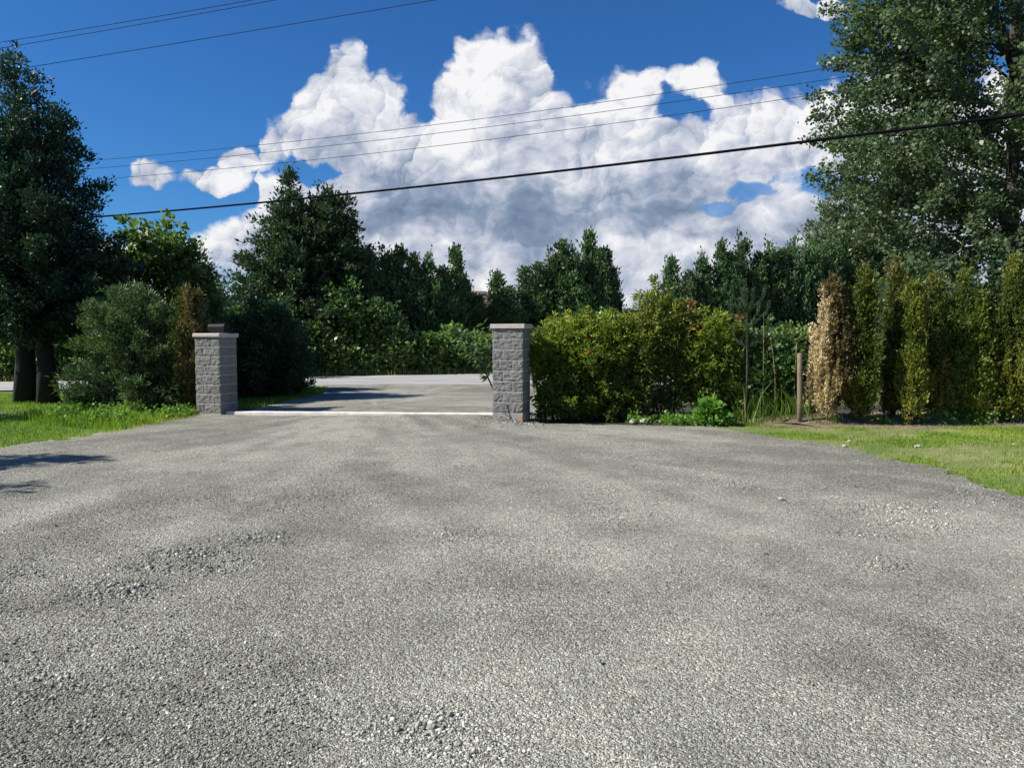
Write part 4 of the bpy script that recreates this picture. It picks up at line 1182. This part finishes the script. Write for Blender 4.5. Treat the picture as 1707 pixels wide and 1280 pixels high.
# pine sapling
def pine():
    rng = np.random.default_rng(140)
    w = MB(); C = []; T = []
    H = 2.75
    def shoot(a, b, r, n, L=.075):
        a = Vector(a); b = Vector(b); w.tube([a, a.lerp(b, .5) + Vector((0, 0, -.01)), b], [r, r * .8, r * .4], 5, False)
        d = (b - a).normalized()
        for i in range(n):
            s = i / n; p = a.lerp(b, s); q = Vector(rng.normal(size=3)); q = (q - d * q.dot(d)).normalized()
            C.append(p[:]); T.append((d * 1.5 + q)[:])
    w.tube([(0, 0, -.03), (.01, 0, 1), (-.01, 0, 1.9), (-.02, 0, 2.2)], [.022, .018, .012, .01], 6)
    shoot((-.02, 0, 1.75), (-.02, 0, 2.2), .01, 130)
    shoot((-.02, 0, 2.15), (-.07, 0, H), .009, 420)
    for z, n, ln, up in [(2.12, 4, .26, .75), (1.82, 4, .34, .55), (1.45, 3, .34, .4)]:
        for k in range(n):
            a = k * 6.283 / n + z * 3; l = ln * rng.uniform(.8, 1.15)
            b = (math.cos(a) * l, math.sin(a) * l, z + up * l * 1.3 + .03)
            shoot((0, 0, z), b, .007, 110)
            shoot(Vector(b) * 1, (b[0] * 1.15, b[1] * 1.15, b[2] + .2), .005, 80)
    C = np.array(C); T = np.array(T); n = len(C); L = rng.uniform(.06, .10, n)
    me = leaf_mesh('foliage', C, T, L, .008, rng.random(n), M['lf_pine'], rng, .3)
    plant('pine_sapling', 'slim young pine with a long pale leader in front of the hedge end', 'pine', (hx(1245, 14.6), 14.6, 0), me, w, M['bark'], crown='foliage')
pine()
# dry stalks
def stalk(px, pytop, Y, lean, label):
    H = hfor(pytop, Y); w = MB()
    w.tube([(0, 0, -.03), (lean * .2, 0, H * .5), (lean * .6, 0, H * .85), (lean, 0, H), (lean + .05 * (1 if lean >= 0 else -1), 0, H - .05)], [.006, .005, .006, .008, .003], 5)
    o = w.build('dry_stalk', M['straw']); o.location = (hx(px, Y), Y, 0)
    tag(o, label, 'stalk', 'dry stalks beside the wooden post')
stalk(1273, 522, 14.9, -.02, 'tallest dry straw stalk between the pine sapling and the wooden post')
stalk(1295, 566, 14.8, -.14, 'bent dry stalk arching left, right of the tallest one')
stalk(1325, 572, 14.9, .03, 'short dry stalk just left of the wooden post')
stalk(1245, 670, 14.3, -.05, 'low dead stalk at the foot of the pine sapling')
# post
w = MB(); w.tube([(0, 0, -.1), (.005, 0, .5), (.0, 0, 1.0), (.0, 0, 1.34), (0, 0, 1.352)], [.052, .05, .049, .048, .04], 14); o = w.build('wooden_post', M['post']); o.location = (hx(1335, 14.3), 14.3, 0); o.rotation_euler = (0, R(-1), 0)
tag(o, 'weathered round wooden fence post left of the dead brown cedar', 'post')

# ------------------------------------------------------------------ cedar row
def warp_column(me, seed, rad):
    n = len(me.vertices); a = np.empty(n * 3, np.float32); me.vertices.foreach_get('co', a); a = a.reshape(-1, 3)
    z = a[:, 2]
    # whole leaf cards are moved together
    zc = z.reshape(-1, 4).mean(1).repeat(4); xc = a[:, 0].reshape(-1, 4).mean(1).repeat(4); yc = a[:, 1].reshape(-1, 4).mean(1).repeat(4)
    az = np.arctan2(yc, xc)
    k = .62 + .78 * vn(az * 1.1 + 3 * np.cos(az), zc, 1.7, seed + 9) - .12 * np.sin(zc * 1.3 + seed)
    a[:, 0] += xc * (k - 1) + .10 * rad * np.sin(zc * 1.5 + seed * 2); a[:, 1] += yc * (k - 1)
    me.vertices.foreach_set('co', a.ravel()); me.update()
ced = [(1384, 480, 14.35, .40, 'lf_dead', .40, 'dead straw brown cedar right beside the wooden post'),
       (1437, 462, 14.5, .30, 'lf_ced', .5, 'slim dark green cedar next to the dead brown one'),
       (1492, 443, 14.7, .37, 'lf_brg', .75, 'bronze topped cedar, third in the row from the post'),
       (1522, 478, 14.35, .17, 'lf_cedy', .4, 'very thin yellow cedar squeezed beside the bronze topped one'),
       (1558, 468, 14.7, .34, 'lf_brg', .7, 'short olive brown cedar in the middle of the cedar row'),
       (1602, 452, 14.8, .30, 'lf_ced', .75, 'dark cedar with a rounded green top left of the yellow one'),
       (1628, 500, 14.4, .24, 'lf_cedy', .4, 'low yellow green cedar in front of the rounded dark one'),
       (1684, 438, 14.6, .43, 'lf_cedy', .85, 'tall yellow green cedar at the right edge of the photo'),
       (1735, 450, 14.7, .40, 'lf_ced', .5, 'dark green cedar cut off by the right edge of the photo')]
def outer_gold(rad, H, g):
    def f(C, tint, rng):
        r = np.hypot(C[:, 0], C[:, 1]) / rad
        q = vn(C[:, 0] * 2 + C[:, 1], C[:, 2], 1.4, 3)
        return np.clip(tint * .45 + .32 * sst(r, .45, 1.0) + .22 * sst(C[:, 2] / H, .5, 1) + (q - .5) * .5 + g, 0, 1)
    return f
def dead_mix(C, tint, rng):
    """straw coloured on one side, still dark on the other"""
    q = vn(C[:, 0] * 2, C[:, 2], 1.8, 8)
    return np.clip(tint * .4 + .75 - .66 * sst(C[:, 0] + (q - .5) * .45, -.30, .04), 0, 1)
for i, (px, py, Y, rad, m_, sh, lab) in enumerate(ced):
    H = hfor(py, Y) + .05
    rad *= .92
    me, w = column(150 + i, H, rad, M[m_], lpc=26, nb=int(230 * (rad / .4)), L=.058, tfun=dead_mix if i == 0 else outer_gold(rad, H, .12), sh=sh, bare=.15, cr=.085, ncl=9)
    warp_column(me, 150 + i, rad)
    last = plant('columnar_cedar', lab, 'cedar', (hx(px, Y - (i % 2) * .25), Y - (i % 2) * .25, .02), me, w, M['bark'], 0 if i == 0 else i * 1.3, 'columnar cedars in the right hand row', crown='foliage')

for q in range(4):      # the row goes on beyond the frame
    dup(last, (10.95 + q * .72, 14.75 - (q % 2) * .2, .02), q * 1.9 + .7, f'green cedar of the row beyond the right edge of the photo, {ordn[q]} from the frame', (1, 1, .95 + .04 * (q % 3)))

# stones lying on the lawn and under the hedge
def rock(loc, s, seed, label, group):
    rng = np.random.default_rng(seed)
    bm = bmesh.new(); bmesh.ops.create_icosphere(bm, subdivisions=2, radius=1)
    for v in bm.verts:
        v.co *= .8 + .4 * float(vn(v.co.x * 2 + seed, v.co.y * 2 + v.co.z, 1.3, seed))
        v.co.x *= s; v.co.y *= s * .8; v.co.z *= s * .6
    me = bpy.data.meshes.new('rock'); bm.to_mesh(me); bm.free(); me.materials.append(M['stone'])
    o = obj('rock', me); o.location = loc; o.rotation_euler = (0, 0, seed)
    tag(o, label, 'rock', group)
for i, (px, py, s, lab) in enumerate([(1530, 742, .05, 'white stone in the middle of the right lawn'), (1408, 741, .045, 'flat pale stone at the gravel edge of the right lawn'), (1416, 733, .035, 'small pale stone just beyond the flat one on the right lawn'),
                                      (1690, 738, .03, 'small stone near the right edge of the lawn'), (1056, 690, .09, 'grey rock in the shade under the hedge, left one'), (1074, 692, .11, 'grey rock in the shade under the hedge, right one'),
                                      (1302, 832, .03, 'lone pale pebble on the gravel')]):
    x, y = G(px, py)
    if 680 < py < 700: y = 14.5; x = hx(px, y)
    rock((x, y, s * .2 - (.03 if i < 4 else 0)), s, 3 + i, lab, 'loose stones')

# dead leaves and bits of twig blown over the gravel and the lawn edge
def debris():
    rng = np.random.default_rng(301)
    n = 260
    y = rng.uniform(3, 14.5, n); x = rng.uniform(-1, 1, n) * (y * .66)
    k = inpoly(x, y, GR) & (rng.random(n) < .2 + .8 * (np.abs(x) > y * .35))
    x = x[k]; y = y[k]; n = len(x)
    C = np.stack([x, y, HG(x, y) + .014], 1)
    T = rng.normal(size=(n, 3)) * np.array([1, 1, .15])
    L = rng.uniform(.012, .045, n)
    o = obj('leaf_debris', leaf_mesh('leaf_debris', C, T, L, L * .5, rng.random(n) * .5, M['lf_brown'], rng, 3.0))
    tag(o, kind='stuff')
debris()
